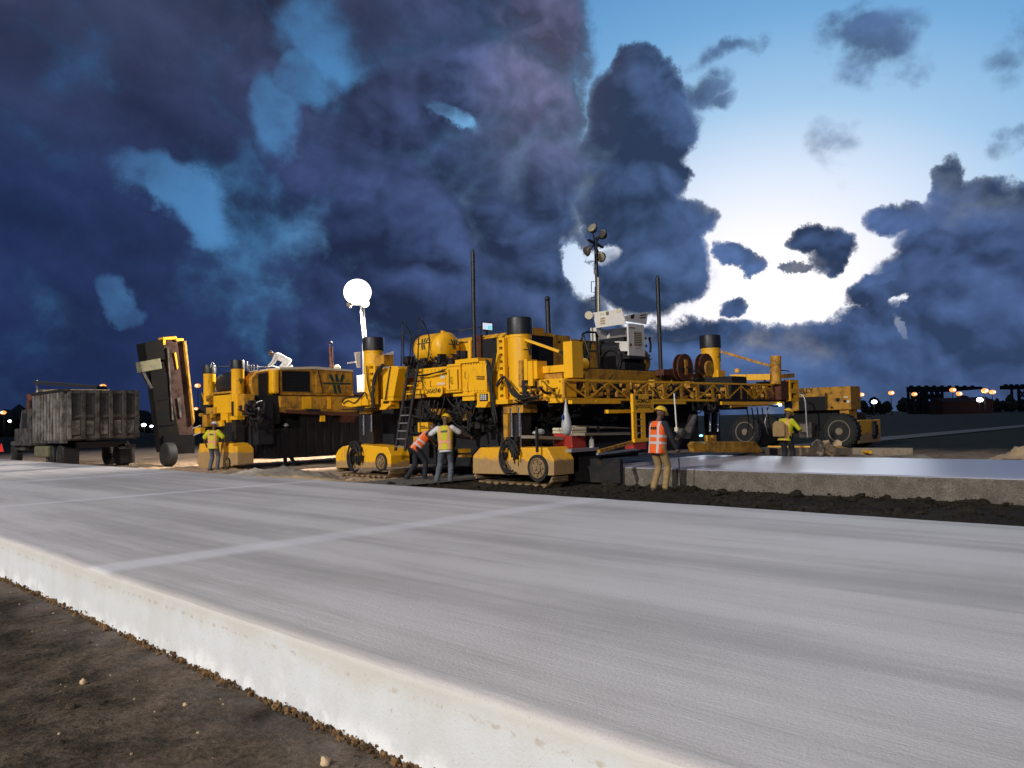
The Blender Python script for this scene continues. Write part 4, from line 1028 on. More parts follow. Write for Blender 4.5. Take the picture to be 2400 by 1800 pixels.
for dy in (.3, -.3): MB().box(14.5, 15.0, tc_.y + dy - .05, tc_.y + dy + .05, 3.0, 3.36).build('saddle', 'worn_yellow_paint', tk)
p = tc_ + Vector((0, -.3, tr)); MB().box(p.x - .04, p.x + .04, p.y - .05, p.y + .05, p.z - .02, p.z + .05).build('lifting_eye', 'yellow_paint', tk)
MB().box(14.3, 15.2, 16.3, 18.6, 2.93, 3.03).build('tank_shelf', 'dark_steel', pv)
# second tank half hidden by the light cart
t2 = Vector((21.6, 15.6, 3.42)); prof2 = [(-.5, .01), (-.45, .3), (-.3, .42), (.3, .42), (.45, .3), (.5, .01)]
tk2 = MB().lathe(t2, (0, -1, 0), [(-.34 - .2 * math.cos(a), .43 * math.sin(a) ** .8) for a in np.linspace(0, math.pi / 2, 9)] + [(.34 + .2 * math.cos(a), .43 * math.sin(a) ** .8) for a in np.linspace(math.pi / 2, 0, 9)], 36).build('fuel_tank', 'worn_yellow_paint', pv, smooth='auto')
flat_emblem(.3, t2 + Vector((.06, -.56, .06)), REAR_U, ZUP, tk2)
# --- engine house
Yp = 15.0; xa, xb = aty(1186, 820, Yp).x, aty(1406, 830, Yp).x
pod = MB()
zt = 3.98; pod.box(15.3, xb, Yp, 17.4, 3.0, zt - .10); pod.prism([(15.3, Yp, zt - .1), (15.3, 17.4, zt - .1), (15.5, 17.4, zt + .03), (15.5, Yp + .1, zt + .03)], (1.9, 0, 0))
eng = pod.build('engine_house', 'yellow_paint', pv, bevel=.03)
def louvre(r, Y, parent, slats=12):
    a, b, z0, z1 = fy(*r, Y); f = MB()
    f.box(a, b, Y - .02, Y + .02, z0, z0 + .03).box(a, b, Y - .02, Y + .02, z1 - .03, z1).box(a, a + .03, Y - .02, Y + .02, z0 + .03, z1 - .03).box(b - .03, b, Y - .02, Y + .02, z0 + .03, z1 - .03)
    fr = f.build('grille', 'black_plastic', parent)
    MB().box(a + .03, b - .03, Y - .006, Y - .003, z0 + .03, z1 - .03).build('grille_core', 'black_recess', fr)
    for i in range(slats):
        z = z0 + .05 + (z1 - z0 - .1) * (i + .5) / slats; MB().bar((a + .03, Y - .014, z), (b - .03, Y - .014, z), .012, .012).build('slat', 'black_plastic', fr)
louvre((1236, 787, 1296, 859), Yp, eng)
d_ = boxY((1299, 786, 1337, 868), Yp - .012, .01).build('engine_door', 'worn_yellow_paint', eng); boxY((1308, 800, 1314, 804), Yp - .03, .02).build('latch', 'black_recess', eng)
wd = boxY((1339, 797, 1405, 866), Yp - .03, .028).build('engine_door', 'worn_yellow_paint', eng, bevel=.006)
flat_emblem(.62, aty(1374, 822, Yp - .03), REAR_U, ZUP, wd)
a, b, z0, z1 = fx(1128, 793, 1168, 846, 15.28)
MB().box(15.28, 15.29, a, b, z0, z1).build('side_grille', 'black_recess', eng)
boxX((1116, 785, 1127, 846), 15.2, .1).build('corner_post', 'rust', eng)
boxY((1238, 768, 1276, 782), 15.4, .5).build('roof_box', 'worn_yellow_paint', eng)
boxY((1225, 778, 1296, 786), Yp - .06, .1).build('roof_lip', 'worn_yellow_paint', eng)
MB().cyl(aty(1352, 853, 13.5), aty(1370, 853, 13.5), .16, n=18).build('drive_motor', 'yellow_paint', pv, smooth='auto')
boxY((1342, 800, 1348, 888), 13.6, .1).build('hinge_strip', 'worn_yellow_paint', pv)
# exhausts
def stack(px0, py0, px1, py1, Y, r, tip, nm='exhaust_stack', material='black_plastic'):
    q = aty(px0, py0, Y); p = aty(px1, py1, Y)
    s_ = MB().cyl(p, q, r, n=18).build(nm, material, pv, smooth='auto')
    if tip: MB().ball(q + Vector((0, 0, .07)), .085, 12, 8).build('rain_cap', 'black_plastic', s_, smooth=True); MB().cyl(q, q + Vector((0, 0, .05)), r * .5, n=10).build('neck', 'black_plastic', s_)
    else: MB().cyl(q, q + Vector((0, 0, .08)), r * .55, n=10).build('tip', 'black_plastic', s_)
    return s_
stack(1108, 590, 1112, 842, 15.3, .055, False); stack(1541, 651, 1549, 872, 14.4, .065, False, 'mast_pole'); stack(1283, 706, 1286, 782, 15.6, .075, True)
# truss carrying the trailing float
Yt = 12.0; L_, R_ = aty(1322, 890, Yt), aty(1850, 903, Yt); zb0, zb1 = 2.05, 2.0
tr_ = MB().bar((L_.x, Yt, 2.49), (R_.x, Yt, 2.53), .07, .05).build('truss', 'yellow_paint', pv)
MB().bar((L_.x, Yt, zb0), (R_.x, Yt, zb1), .08, .05).build('chord', 'yellow_paint', tr_)
for yy, za, zb in ((Yt + .55, 2.49, 2.53), (Yt + .55, zb0, zb1)): MB().bar((L_.x, yy, za), (R_.x, yy, zb), .06, .05).build('chord', 'worn_yellow_paint', tr_)
nb = 14
for i in range(nb + 1):
    x = L_.x + (R_.x - L_.x) * i / nb
    MB().bar((x, Yt, zb0), (x, Yt, 2.5), .09 if i % 2 else .06, .06).build('post', 'worn_yellow_paint', tr_)
    if i < nb:
        x1 = L_.x + (R_.x - L_.x) * (i + 1) / nb
        A, B = ((x, 2.06), (x1, 2.46)) if i % 2 else ((x, 2.46), (x1, 2.06))
        MB().bar((A[0], Yt - .02, A[1]), (B[0], Yt - .02, B[1]), .028).build('diagonal', 'yellow_paint', tr_)
        MB().bar((A[0], Yt + .55, B[1]), (B[0], Yt + .55, A[1]), .028).build('diagonal', 'worn_yellow_paint', tr_)
        MB().bar((x, Yt, 2.03), (x1, Yt + .55, 2.03), .03).build('diagonal', 'worn_yellow_paint', tr_)
mb = MB(); rnd = random.Random(5)
for i in range(170):
    x = rnd.uniform(L_.x, R_.x); p = Vector((x, Yt + rnd.uniform(.1, 1.2), rnd.uniform(2.08, 2.5)))
    if rnd.random() < .5: s = [rnd.uniform(.03, .12) for _ in range(3)]; mb.box(p.x - s[0], p.x + s[0], p.y - s[1], p.y + s[1], p.z - s[2], p.z + s[2])
    else: mb.tube(curve(p, p + Vector((rnd.uniform(-.6, .6), rnd.uniform(-.2, .2), rnd.uniform(-.2, .2))), .08, 6), rnd.uniform(.012, .03), 5)
struct(mb.build('float_drive_gear', 'worn_yellow_paint', tr_), 'stuff')
mb = MB()
for i in range(120):
    x = rnd.uniform(L_.x, R_.x); p = Vector((x, Yt + rnd.uniform(.2, 1.4), rnd.uniform(2.06, 2.62)))
    mb.tube(curve(p, p + Vector((rnd.uniform(-.9, .9), rnd.uniform(-.2, .2), rnd.uniform(-.25, .25))), .12, 6), rnd.uniform(.014, .035), 5)
struct(mb.build('float_hoses', 'black_rubber', tr_), 'stuff')
MB().box(L_.x, R_.x, Yt + 1.2, Yt + 1.35, 1.95, 2.55).build('truss_backing', 'dark_steel', pv)
for r in ((1341, 938, 1396, 946), (1398, 938, 1455, 946)): boxY(r, 11.7, .12).build('slide_rail', 'yellow_paint', pv)
MB().bar(aty(1690, 945, 11.7), aty(1836, 945, 11.7), .06, .09).build('slide_rail', 'yellow_paint', pv)
MB().bar(aty(1712, 953, 11.65), aty(1800, 949, 11.65), .05, .05).build('slide_rail', 'worn_yellow_paint', pv)
MB().bar(aty(1680, 937, 11.9), aty(1850, 939, 11.9), .08, .06).build('drive_shaft', 'dark_steel', pv)
boxY((1485, 941, 1608, 947), 11.6, .1).build('slide_rail', 'yellow_paint', pv)
boxY((1426, 960, 1486, 968), 11.6, .12).build('slide_rail', 'yellow_paint', pv)
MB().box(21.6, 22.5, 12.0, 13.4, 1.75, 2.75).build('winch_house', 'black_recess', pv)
# slotted end plate
a, b, z0, z1 = fy(1852, 890, 1872, 940, 11.7)
mb = MB().box(a, a + .1, 11.7, 11.85, z0, z1).box(b - .09, b, 11.7, 11.85, z0, z1)
for u0, u1 in ((0, .12), (.36, .58), (.86, 1)): mb.box(a + .1, b - .09, 11.701, 11.849, z0 + (z1 - z0) * u0, z0 + (z1 - z0) * u1)
ep = mb.build('end_plate', 'yellow_paint', pv); MB().box(a, b, 11.87, 11.9, z0, z1).build('backing', 'black_recess', ep)
MB().box(a - .55, a - .02, 11.75, 12.6, z0 + .05, z1 - .05).build('end_box', 'rust', pv)
# hose reels
for px, hub in ((1605, False), (1655, True)):
    c = aty(px, 862 if not hub else 860, 13.0)
    rl = MB().lathe(c, (0, -1, 0), [(-.02, .42), (.03, .42), (.035, .40), (.01, .38), (.01, .2), (-.13, .2), (-.13, .42), (-.16, .42)], 36).build('hose_reel', 'rust', pv, smooth='auto')
    if hub:
        MB().lathe(c + Vector((.06, -.04, -.06)), (0, -1, 0), [(0, .25), (.06, .25), (.07, .23), (.05, .2), (.05, 0)], 30).build('hub', 'worn_yellow_paint', rl, smooth='auto')
        MB().prism([c + Vector(q) for q in ((-.2, -.06, -.25), (.24, -.06, -.25), (.34, -.06, -.62), (-.22, -.06, -.62))], (0, .06, 0)).build('stand', 'worn_yellow_paint', rl)
    else:
        MB().box(c.x - .07, c.x + .07, c.y - .06, c.y - .03, c.z - .22, c.z + .24).build('hub', 'worn_yellow_paint', rl)
        MB().ball(c + Vector((0, -.07, 0)), .03).build('axle', 'black_recess', rl)
    MB().box(c.x - .3, c.x + .3, c.y - .05, c.y + .35, 2.93, 3.02).build('reel_base', 'dark_steel', rl)
boxY((1556, 866, 1590, 880), 13.2, .3).build('toolbox', 'rust', pv)
# trailing float: name board on its ladder, pan, walkway
Yg = 11.3
nb_ = boxY((1484, 924, 1532, 967), Yg, .08).build('name_board', 'yellow_paint', pv, bevel=.008)
text('GOMACO', 'lettering', .095, aty(1508, 940, Yg), REAR_U, ZUP, nb_, squeeze=.95)
text('AUTO-FLOAT', 'lettering', .082, aty(1508, 953, Yg), REAR_U, ZUP, nb_, squeeze=.92)
for k in range(4): boxY((1498.5 + k * 5.2, 946.6, 1502 + k * 5.2, 948), Yg - .006, .008).build('small_lettering', 'tan_print', nb_)
for r in ((1490, 927, 1496, 936), (1521, 928, 1529, 936)): boxY(r, Yg - .012, .02).build('slot', 'black_recess', nb_)
for r in ((1491, 957, 1493, 960), (1526, 957, 1528, 960)): boxY(r, Yg - .01, .02).build('bolt_hole', 'black_recess', nb_)
fl = boxY((1485, 967, 1493, 1036), Yg + .02, .06).build('float_ladder', 'yellow_paint', pv)
boxY((1507, 967, 1513, 1036), Yg + .02, .06).build('stile', 'yellow_paint', fl)
for y in (982, 997, 1013, 1030): boxY((1493, y, 1507, y + 2.5), Yg + .03, .04).build('rung', 'galvanised_steel', fl)
MB().bar(aty(1403, 1058, 11.0), aty(1490, 1034, 11.3), .07).build('float_strut', 'worn_yellow_paint', pv)
MB().bar(aty(1400, 1064, 11.0), aty(1498, 1052, 11.3), .05).build('float_strut', 'galvanised_steel', pv)
MB().bar(aty(1485, 1033, 11.2), aty(1520, 1030, 11.2), .08).build('float_strut', 'yellow_paint', pv)
boxY((1489, 1037, 1517, 1053), 11.25, .3).build('float_bucket', 'red_plastic', pv)
MB().bar(aty(1352, 1018, 12.3), aty(1480, 1016, 12.6), .45, .06).build('walkway_plank', 'timber', pv)
MB().bar(aty(1340, 1000, 12.8), aty(1500, 1006, 13.2), .4, .05).build('walkway_plank', 'timber', pv)
MB().bar(aty(1238, 1024, 13.0), aty(1345, 1030, 12.9), .5, .07).build('walkway_plank', 'timber', pv)
MB().box(14.35, 15.4, 12.2, 13.4, .80, .88).build('side_platform', 'galvanised_steel', pv)
for px in (1258, 1344, 1378, 1402): MB().bar(aty(px, 1000, 12.6), aty(px + 1, 1060, 12.6), .05).build('platform_leg', 'dark_steel', pv)
pan = MB().prism([aty(*p, 11.2) for p in [(1662, 1060), (1655, 1042), (1662, 1035), (1770, 1035), (1790, 1058), (1780, 1062)]], (0, .6, 0)).build('float_pan', 'worn_yellow_paint', pv, bevel=.02)
for px in (1658, 1672): boxY((px, 1020, px + 7, 1036), 11.3, .1).build('pan_lug', 'worn_yellow_paint', pan)
MB().bar(aty(1625, 975, 11.6), aty(1608, 1025, 11.4), .2, .1).build('float_link', 'grey_steel', pv)
MB().ball(aty(1598, 1015, 11.4), .13).build('float_gear', 'grey_steel', pv, smooth=True)
p = aty(1643, 1021, 11.5); MB().ball(p, (.07, .04, .025), 10, 6).build('weld_light', 'weld_glow', pv)
for k in range(5):
    a = aty(1750 + 12 * k, 955, 12.2); MB().tube(catmull([a, a + Vector((.1, 0, -.5)), a + Vector((-.1 + .1 * k, 0, -.9))]), .02, 5).build('hose', 'black_rubber', pv, smooth=True)
MB().tube([aty(1803, 950, 11.8), aty(1792, 990, 11.8), aty(1800, 1018, 11.8)], .018, 6).build('hose', 'galvanised_steel', pv, smooth=True)
boxY((1828, 947, 1832, 951), 11.6, .05).build('work_light', 'white_lamp', pv)
boxY((1846, 900, 1857, 1030), 12.0, .1).build('float_post', 'black_plastic', pv)
# crawler tracks
T2 = [(1125, 1049), (1282, 1049), (1298, 1079), (1298, 1115), (1108, 1110), (1108, 1069)]
track(pv, T2, 13.75, .72, (1262, 1097), .24, coil=(1195, 1072, .42))
T1 = [(803, 1046), (835, 1041), (908, 1048), (916, 1068), (916, 1096), (788, 1097), (786, 1068), (792, 1055)]
track(pv, T1, 13.75, .68, (895, 1083), 0.2, 'splashed_yellow_paint', coil=(832, 1074, .45))
# laptop-like monitor glowing on the roof
p = aty(1143, 765, 15.6)
mo = thing('monitor', p, 'small lit cyan control screen on the paver roof beside the tall pipe', 'monitor')
MB().box(p.x - .2, p.x + .2, p.y + .012, p.y + .05, p.z - .12, p.z + .12).build('housing', 'black_plastic', mo)
MB().box(p.x - .17, p.x + .17, p.y, p.y + .01, p.z - .09, p.z + .09).build('screen', 'screen_white', mo)
MB().box(p.x - .02, p.x + .15, p.y - .008, p.y - .001, p.z - .08, p.z + .03).build('window', 'screen_light', mo)
MB().bar((p.x, p.y + .03, p.z - .12), (p.x + .05, p.y + .1, 3.95), .05).build('stand', 'black_plastic', mo)

# ------------------------------------------------------------------ things lying on or hanging from the paver
p = Vector((14.95, 12.75, .88)); ck = thing('cooler', p, 'red drinks cooler with a cream lid on the paver platform', 'cooler')
MB().prism([p + Vector(q) for q in ((-.27, -.3, 0), (.27, -.3, 0), (.27, .3, 0), (-.27, .3, 0))], (0, 0, .36)).build('cooler_body', 'red_plastic', ck, bevel=.03)
MB().box(p.x - .28, p.x + .28, p.y - .31, p.y + .31, p.z + .36, p.z + .42).build('band', 'cream_plastic', ck, bevel=.01)
MB().box(p.x - .29, p.x + .29, p.y - .32, p.y + .32, p.z + .425, p.z + .5).build('lid', 'cream_plastic', ck, bevel=.03)
MB().tube(catmull([p + Vector((.3, -.2, .38)), p + Vector((.34, -.1, .3)), p + Vector((.34, .1, .3)), p + Vector((.3, .2, .38))]), .015, 6).build('handle', 'cream_plastic', ck)
tp = aty(1326, 936, 11.9); bg_ = thing('plastic_bag', tp, 'white knotted plastic bag with a blue print hanging under the truss', 'bag')
MB().lathe(tp, (0, 0, -1), [(0, .012), (.12, .03), (.3, .055), (.42, .09), (.55, .115), (.66, .12), (.76, .10), (.83, .04)], 18).build('bag_body', 'white_film', bg_, smooth=True)
q = aty(1320, 978, 11.76); MB().ball(q, (.05, .02, .07), 10, 6).build('print', 'blue_print', bg_)
bp = Vector((15.3, 12.35, .88)); bt = thing('bottle', bp, 'white bottle standing right of the red cooler', 'bottle')
MB().lathe(bp, (0, 0, 1), [(0, .06), (.16, .06), (.2, .05), (.22, .025), (.26, .025)], 16).build('bottle_body', 'white_paint', bt, smooth='auto'); MB().cyl(bp + Vector((0, 0, .26)), bp + Vector((0, 0, .3)), .028, n=12).build('cap', 'red_plastic', bt)
p = aty(1262, 1014, 12.9); rg = MB().ball(p, (.18, .12, .06), 14, 8).ball(p + Vector((.12, .05, .03)), (.12, .1, .06), 12, 7)
tag(origin_to(rg.build('rag', 'white_film', smooth=True), p), 'crumpled white rag lying on the plank left of the cooler', 'rag')

# ------------------------------------------------------------------ light tower carts
def lamp_bowl(parent, c, d, r, lit):
    d = Vector(d).normalized()
    h = MB().lathe(c, d, [(-r * 1.1, .03), (-r * 1.0, r * .35), (-r * .5, r * .78), (0, r), (.01, r), (.01, r * .96), (-r * .3, r * .82)], 24).build('floodlight', 'grey_steel' if not lit else 'white_paint', parent, smooth='auto')
    MB().lathe(Vector(c) + d * .012, d, [(0, r * .95), (r * .12, r * .8), (r * .2, r * .45), (r * .22, 0)], 24).build('lens', 'lit_lens' if lit else 'lamp_glass', h, smooth=True)
Yc = 14.6; x0 = aty(1473, 790, Yc).x; zb = 3.5; zt = aty(1495, 760, Yc).z
lc = thing('light_tower_cart', (x0 + .4, Yc + .8, 3.02), 'white towable light tower with its hood up and lamps dark, on the paver deck', 'light tower', 'towable light towers')
bo = MB().box(x0, x0 + .85, Yc, Yc + .06, zb, zt).box(x0 + .82, x0 + .85, Yc + .06, Yc + 1.5, zb, zt).box(x0, x0 + .85, Yc + 1.45, Yc + 1.5, zb, zt).build('cabinet', 'white_paint', lc, bevel=.01)
MB().box(x0, x0 + .82, Yc + .06, Yc + 1.45, zb, zb + .05).build('cabinet_floor', 'dark_steel', bo)
MB().prism([atx(*p, x0 - .01) for p in [(1440, 800), (1473, 800), (1473, 823), (1455, 823), (1450, 812)]], (.03, 0, 0)).build('fender', 'white_paint', lc)
a, b, z0, z1 = fy(1485, 778, 1504, 811, Yc); gf = MB().box(a, b, Yc - .008, Yc, z0, z1).build('vent', 'olive_steel', bo)
for i in range(8): z = z0 + (z1 - z0) * (i + .5) / 8; MB().bar((a, Yc - .015, z), (b, Yc - .015, z), .012, .018).build('vent_slat', 'cream_plastic', gf)
for px, py in ((1478, 808), (1514, 811), (1513, 793)): q = aty(px, py, Yc); MB().cyl(q, q - Vector((0, .02, 0)), .045, n=14).build('marker_lamp', 'rust', bo)
boxY((1475, 767, 1489, 770), Yc - .006, .008).build('lettering_strip', 'olive_steel', bo)
boxY((1489, 816, 1502, 818), Yc - .006, .008).build('lettering_strip', 'tan_print', bo)
MB().cyl((x0 + .1, Yc + .35, 3.75), (x0 + .1, Yc + 1.3, 3.75), .22, n=16).box(x0 + .05, x0 + .5, Yc + .2, Yc + 1.2, 3.55, 4.1).build('generator', 'black_plastic', lc)
hd = MB().prism([atx(*p, x0 - .02) for p in [(1389, 733), (1456, 723), (1466, 759), (1397, 769)]], (.03, 0, 0)).build('hood_door', 'white_paint', lc)
for r in ((1406, 733, 1416, 738), (1443, 725, 1455, 732)): boxX(r, x0 - .03, .008).build('sticker', 'cream_plastic', hd)
for k in range(3): boxX((1407, 744 + k * 6, 1418, 748 + k * 6), x0 - .03, .008).build('sticker', 'tan_print', hd)
boxX((1420, 730, 1426, 738), x0 - .04, .02).build('latch', 'olive_steel', hd)
MB().prism([aty(*p, Yc + .1) for p in [(1463, 741), (1519, 731), (1515, 760), (1466, 752)]], (0, .03, 0)).build('hood_door', 'white_paint', lc)
for pts in ([(1478, 738), (1487, 736), (1486, 747), (1479, 747)], [(1500, 738), (1515, 736), (1515, 739), (1501, 741)], [(1499, 744), (1514, 742), (1514, 745), (1500, 747)]): MB().prism([aty(*p, Yc + .09) for p in pts], (0, .008, 0)).build('instruction_plate', 'grey_steel', lc)
boxX((1391, 768, 1398, 800), x0 + .03, .2).build('frame_post', 'white_paint', lc)
MB().box(x0 - .05, x0 + .9, Yc - .05, Yc + 1.6, 3.4, 3.48).build('chassis', 'black_plastic', lc)
wq = atx(1430, 838, x0 - .16)
for dx in (0, 1.15):
    w_ = MB().lathe((wq.x + dx + .1, wq.y, 3.34), (-1, 0, 0), [(-.1, .2), (-.1, .3), (-.07, .325), (.07, .325), (.1, .3), (.1, .2)], 28).build('wheel', 'black_rubber', lc, smooth='auto')
    MB().lathe((wq.x + dx + .1, wq.y, 3.34), (-1, 0, 0), [(-.08, .19), (.06, .19), (.08, .17), (.04, .14), (.05, .06), (.08, .05), (.08, 0)], 20).build('rim', 'galvanised_steel', w_, smooth='auto')
MB().lathe((wq.x + .1, wq.y, 3.34), (-1, 0, 0), [(-.12, .42), (.1, .42), (.1, .36), (-.12, .36)], 28).build('mudguard', 'black_plastic', lc, smooth='auto')
MB().box(x0 - .1, x0 + 1.0, Yc + .1, Yc + 1.4, 3.05, 3.3).build('axle_frame', 'black_recess', lc)
m0, m1 = aty(1403, 800, 16.2), aty(1390, 580, 16.2)
ms = MB().cyl((m0.x, 16.2, 3.1), (m0.x, 16.2, 5.9), .085, n=14).cyl((m0.x, 16.2, 5.9), (m0.x, 16.2, aty(1390, 555, 16.2).z), .06, n=14).build('mast', 'black_plastic', lc, smooth='auto')
MB().cyl(aty(1404, 830, 15.9), aty(1402, 650, 15.9), .03, n=10).build('cable_tube', 'cream_plastic', ms, smooth='auto')
boxY((1392, 632, 1396, 642), 16.05, .02).build('sticker', 'white_paint', ms)
for ya, yb in ((660, 685), (697, 705), (725, 750)): MB().tube([aty(1393, ya, 16.1), aty(1386, ya, 16.1), aty(1386, yb, 16.1), aty(1393, yb, 16.1)], .014, 6).build('mast_bracket', 'black_plastic', ms)
MB().bar(aty(1378, 562, 16.2), aty(1413, 580, 16.2), .07).build('lamp_bar', 'black_plastic', ms)
for px, py, dv in ((1388, 534, (.5, -.6, .75)), (1411, 549, (.55, -.5, .6)), (1380, 588, (-.65, -.35, -.55)), (1408, 602, (.5, -.6, -.6))):
    q = aty(px, py, 16.1); d = RT0 * dv[0] * -1 + FW0 * dv[1] * .9 + Vector((0, 0, dv[2] * .5))
    lamp_bowl(ms, q, d, .185, False); MB().bar(q, aty(1394, 572, 16.2), .035).build('lamp_arm', 'black_plastic', ms)
MB().tube([aty(1362, 800, 14.4), aty(1366, 782, 14.4), aty(1376, 778, 14.4), aty(1396, 779, 14.4), aty(1402, 790, 14.4)], .03, 8).build('tow_frame', 'black_plastic', lc, smooth=True)
MB().tube([aty(1368, 880, 14.3), aty(1380, 830, 14.3), aty(1368, 785, 14.3)], .025, 8).build('tow_frame', 'black_plastic', lc, smooth=True)
MB().bar(aty(1398, 782, 14.5), aty(1404, 880, 14.5), .05).build('tow_frame', 'black_plastic', lc)
MB().lathe(aty(1380, 739, 16.0), FW0 * -1, [(0, .13), (.03, .13), (.03, 0)], 20).build('cable_reel', 'cream_plastic', lc)
q = aty(1518, 800, Yc + .2); MB().tube(catmull([q + Vector((0, -.1, .1)), q + Vector((.1, 0, .1)), q + Vector((.16, 0, -.1)), q + Vector((.12, 0, -.35))]), .035, 8).build('exhaust_pipe', 'black_plastic', lc, smooth=True)

# ------------------------------------------------------------------ concrete spreader ahead of the paver
sp = thing('concrete_spreader', (16.5, 29, 0), 'yellow concrete spreader with a raised dark conveyor, left of the paver', 'spreader')
column(sp, 14.25, 31.0, 2.5, 3.74, 4.08, .23, .26)
column(sp, 14.25, 28.6, 2.55, 3.78, 4.12, .235, .26, emb=(-88, 3.32, .20))
for y in (31.0, 28.6):
    MB().box(14.08, 14.42, y - .17, y + .17, .7, 2.5).build('inner_leg', 'dark_steel', sp)
tn = MB().lathe((14.75, 29.8, 3.3), (0, -1, 0), [(-.98, .02), (-.95, .25), (-.82, .44), (-.6, .5), (.6, .5), (.82, .44), (.95, .25), (.98, .02)], 32).build('water_tank', 'black_plastic', sp, smooth='auto')
boxX((500, 922, 541, 968), 14.1, .5).build('flank_panel', 'yellow_paint', sp, bevel=.012)
boxX((483, 955, 505, 970), 14.05, .4).build('flank_panel', 'worn_yellow_paint', sp)
boxX((497, 918, 546, 926), 14.1, .6).build('tank_shelf', 'worn_yellow_paint', sp)
boxX((541, 924, 547, 968), 14.12, .3).build('recess_plate', 'rust', sp)
boxX((548, 924, 557, 976), 14.0, .4).build('flank_post', 'yellow_paint', sp)
rk = boxX((557, 924, 573, 962), 14.05, .4).build('flank_panel', 'worn_yellow_paint', sp)
boxX((470, 924, 492, 962), 14.2, .4).build('pump_housing', 'dark_steel', sp)
pipework(sp, (468, 920, 495, 1000), 14.0, .4, 50, 31, 'worn_yellow_paint', 'valve_bank')
pipework(sp, (555, 940, 600, 1000), 14.0, .5, 60, 32)
for r in ((538, 975, 556, 984), (517, 968, 530, 985), (530, 970, 534, 990)): boxX(r, 14.0, .3).build('bracket', 'yellow_paint', sp)
boxX((474, 972, 485, 1000), 14.0, .3).build('bracket', 'worn_yellow_paint', sp)
MB().prism([atx(*p, 13.85) for p in [(507, 990), (519, 984), (521, 998), (513, 1000)]], (.1, 0, 0)).build('yellow_lug', 'yellow_paint', sp)
wm = boxX((456, 1002, 469, 1016), 13.8, .2).build('control_box', 'yellow_paint', sp)
MB().tube([atx(*p, 13.78) for p in [(452, 1004), (470, 997), (470, 1014), (454, 1020)]], .02, 6).build('box_rail', 'white_paint', wm)
# engine house
Ys = 28.0
def px_prism(pix, Y, d, name, m_, parent, bevel=0): return MB().prism([aty(*p, Y) for p in pix], (0, d, 0)).build(name, m_, parent, bevel=bevel)
eh = px_prism([(658, 866), (660, 864), (738, 862), (828, 870), (829, 928), (658, 926)], Ys, 2.4, 'engine_house', 'worn_yellow_paint', sp, .02)
px_prism([(640, 866), (656, 864), (656, 923), (640, 923)], Ys - .1, .5, 'corner_drum', 'yellow_paint', sp, .09)
px_prism([(588, 905), (590, 884), (603, 872), (638, 865), (640, 932), (600, 935)], Ys + .25, 2.0, 'rounded_nose', 'worn_yellow_paint', sp, .03)
louvre((661, 870, 726, 918), Ys, eh)
px_prism([(606, 876), (628, 872), (627, 930), (607, 932)], Ys + .2, .05, 'side_grille', 'black_recess', eh)
dr = px_prism([(741, 866), (826, 872), (827, 921), (741, 920)], Ys - .03, .028, 'engine_door', 'worn_yellow_paint', eh, .006)
flat_emblem(.78, aty(790, 899, Ys - .03), REAR_U, ZUP, dr)
px_prism([(656, 861), (740, 859), (828, 867), (828, 871), (740, 865), (656, 866)], Ys - .08, 2.5, 'roof_skin', 'cream_plastic', eh)
MB().bar(aty(746, 868, Ys - .05), aty(757, 920, Ys - .05), .03).build('door_rod', 'black_plastic', eh)
q = aty(790, 862, Ys + .4); MB().ball(q, (.15, .15, .12), 12, 8).build('roof_beacon', 'cream_plastic', sp, smooth=True)
p, q = aty(778, 866, Ys + .5), aty(775, 812, Ys + .5); st = MB().cyl(p, q, .075, n=16).build('exhaust_stack', 'rust', sp, smooth='auto'); MB().ball(q + Vector((0, 0, .14)), .08, 12, 8).build('rain_cap', 'black_plastic', st, smooth=True)
fb = px_prism([(657, 928), (835, 930), (838, 966), (660, 966)], Ys - .2, .3, 'frame_beam', 'worn_yellow_paint', sp, .01)
mb = MB()
for j, y0 in enumerate((944, 955)):
    for i in range(7): q = aty(664 + i * 6, y0, Ys - .2); mb.cyl(q, q - Vector((0, .008, 0)), .018, n=8)
struct(mb.build('bolt_row', 'black_recess', fb), 'stuff')
for r in ((709, 930, 730, 958), (768, 930, 776, 958)): boxY(r, Ys - .22, .02).build('plate', 'yellow_paint', fb)
MB().bar(aty(668, 964, Ys - .25), aty(838, 972, Ys - .25), .1, .14).build('lower_beam', 'rust', sp)
MB().cyl(aty(718, 962, Ys - .3), aty(750, 963, Ys - .3), .07, n=12).build('ram', 'black_plastic', sp)
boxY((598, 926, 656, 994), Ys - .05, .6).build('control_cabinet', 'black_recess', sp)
for r in ((606, 980, 620, 992), (752, 974, 762, 988)): boxY(r, Ys - .3, .1).build('bracket', 'yellow_paint', sp)
boxY((800, 972, 832, 990), Ys - .2, .2).build('bracket', 'rust', sp)
wall = px_prism([(585, 968), (642, 968), (642, 1004), (705, 1004), (705, 967), (872, 966), (872, 1058), (640, 1075), (590, 1075)], Ys + .1, .15, 'strike_off_plate', 'black_recess', sp)
for k in range(12):
    px = 600 + k * 20; MB().bar(aty(px, 985 if not 640 < px < 708 else 1008, Ys + .06), aty(px + 1, 1062, Ys + .06), .06, .05).build('rib', 'dark_steel', wall)
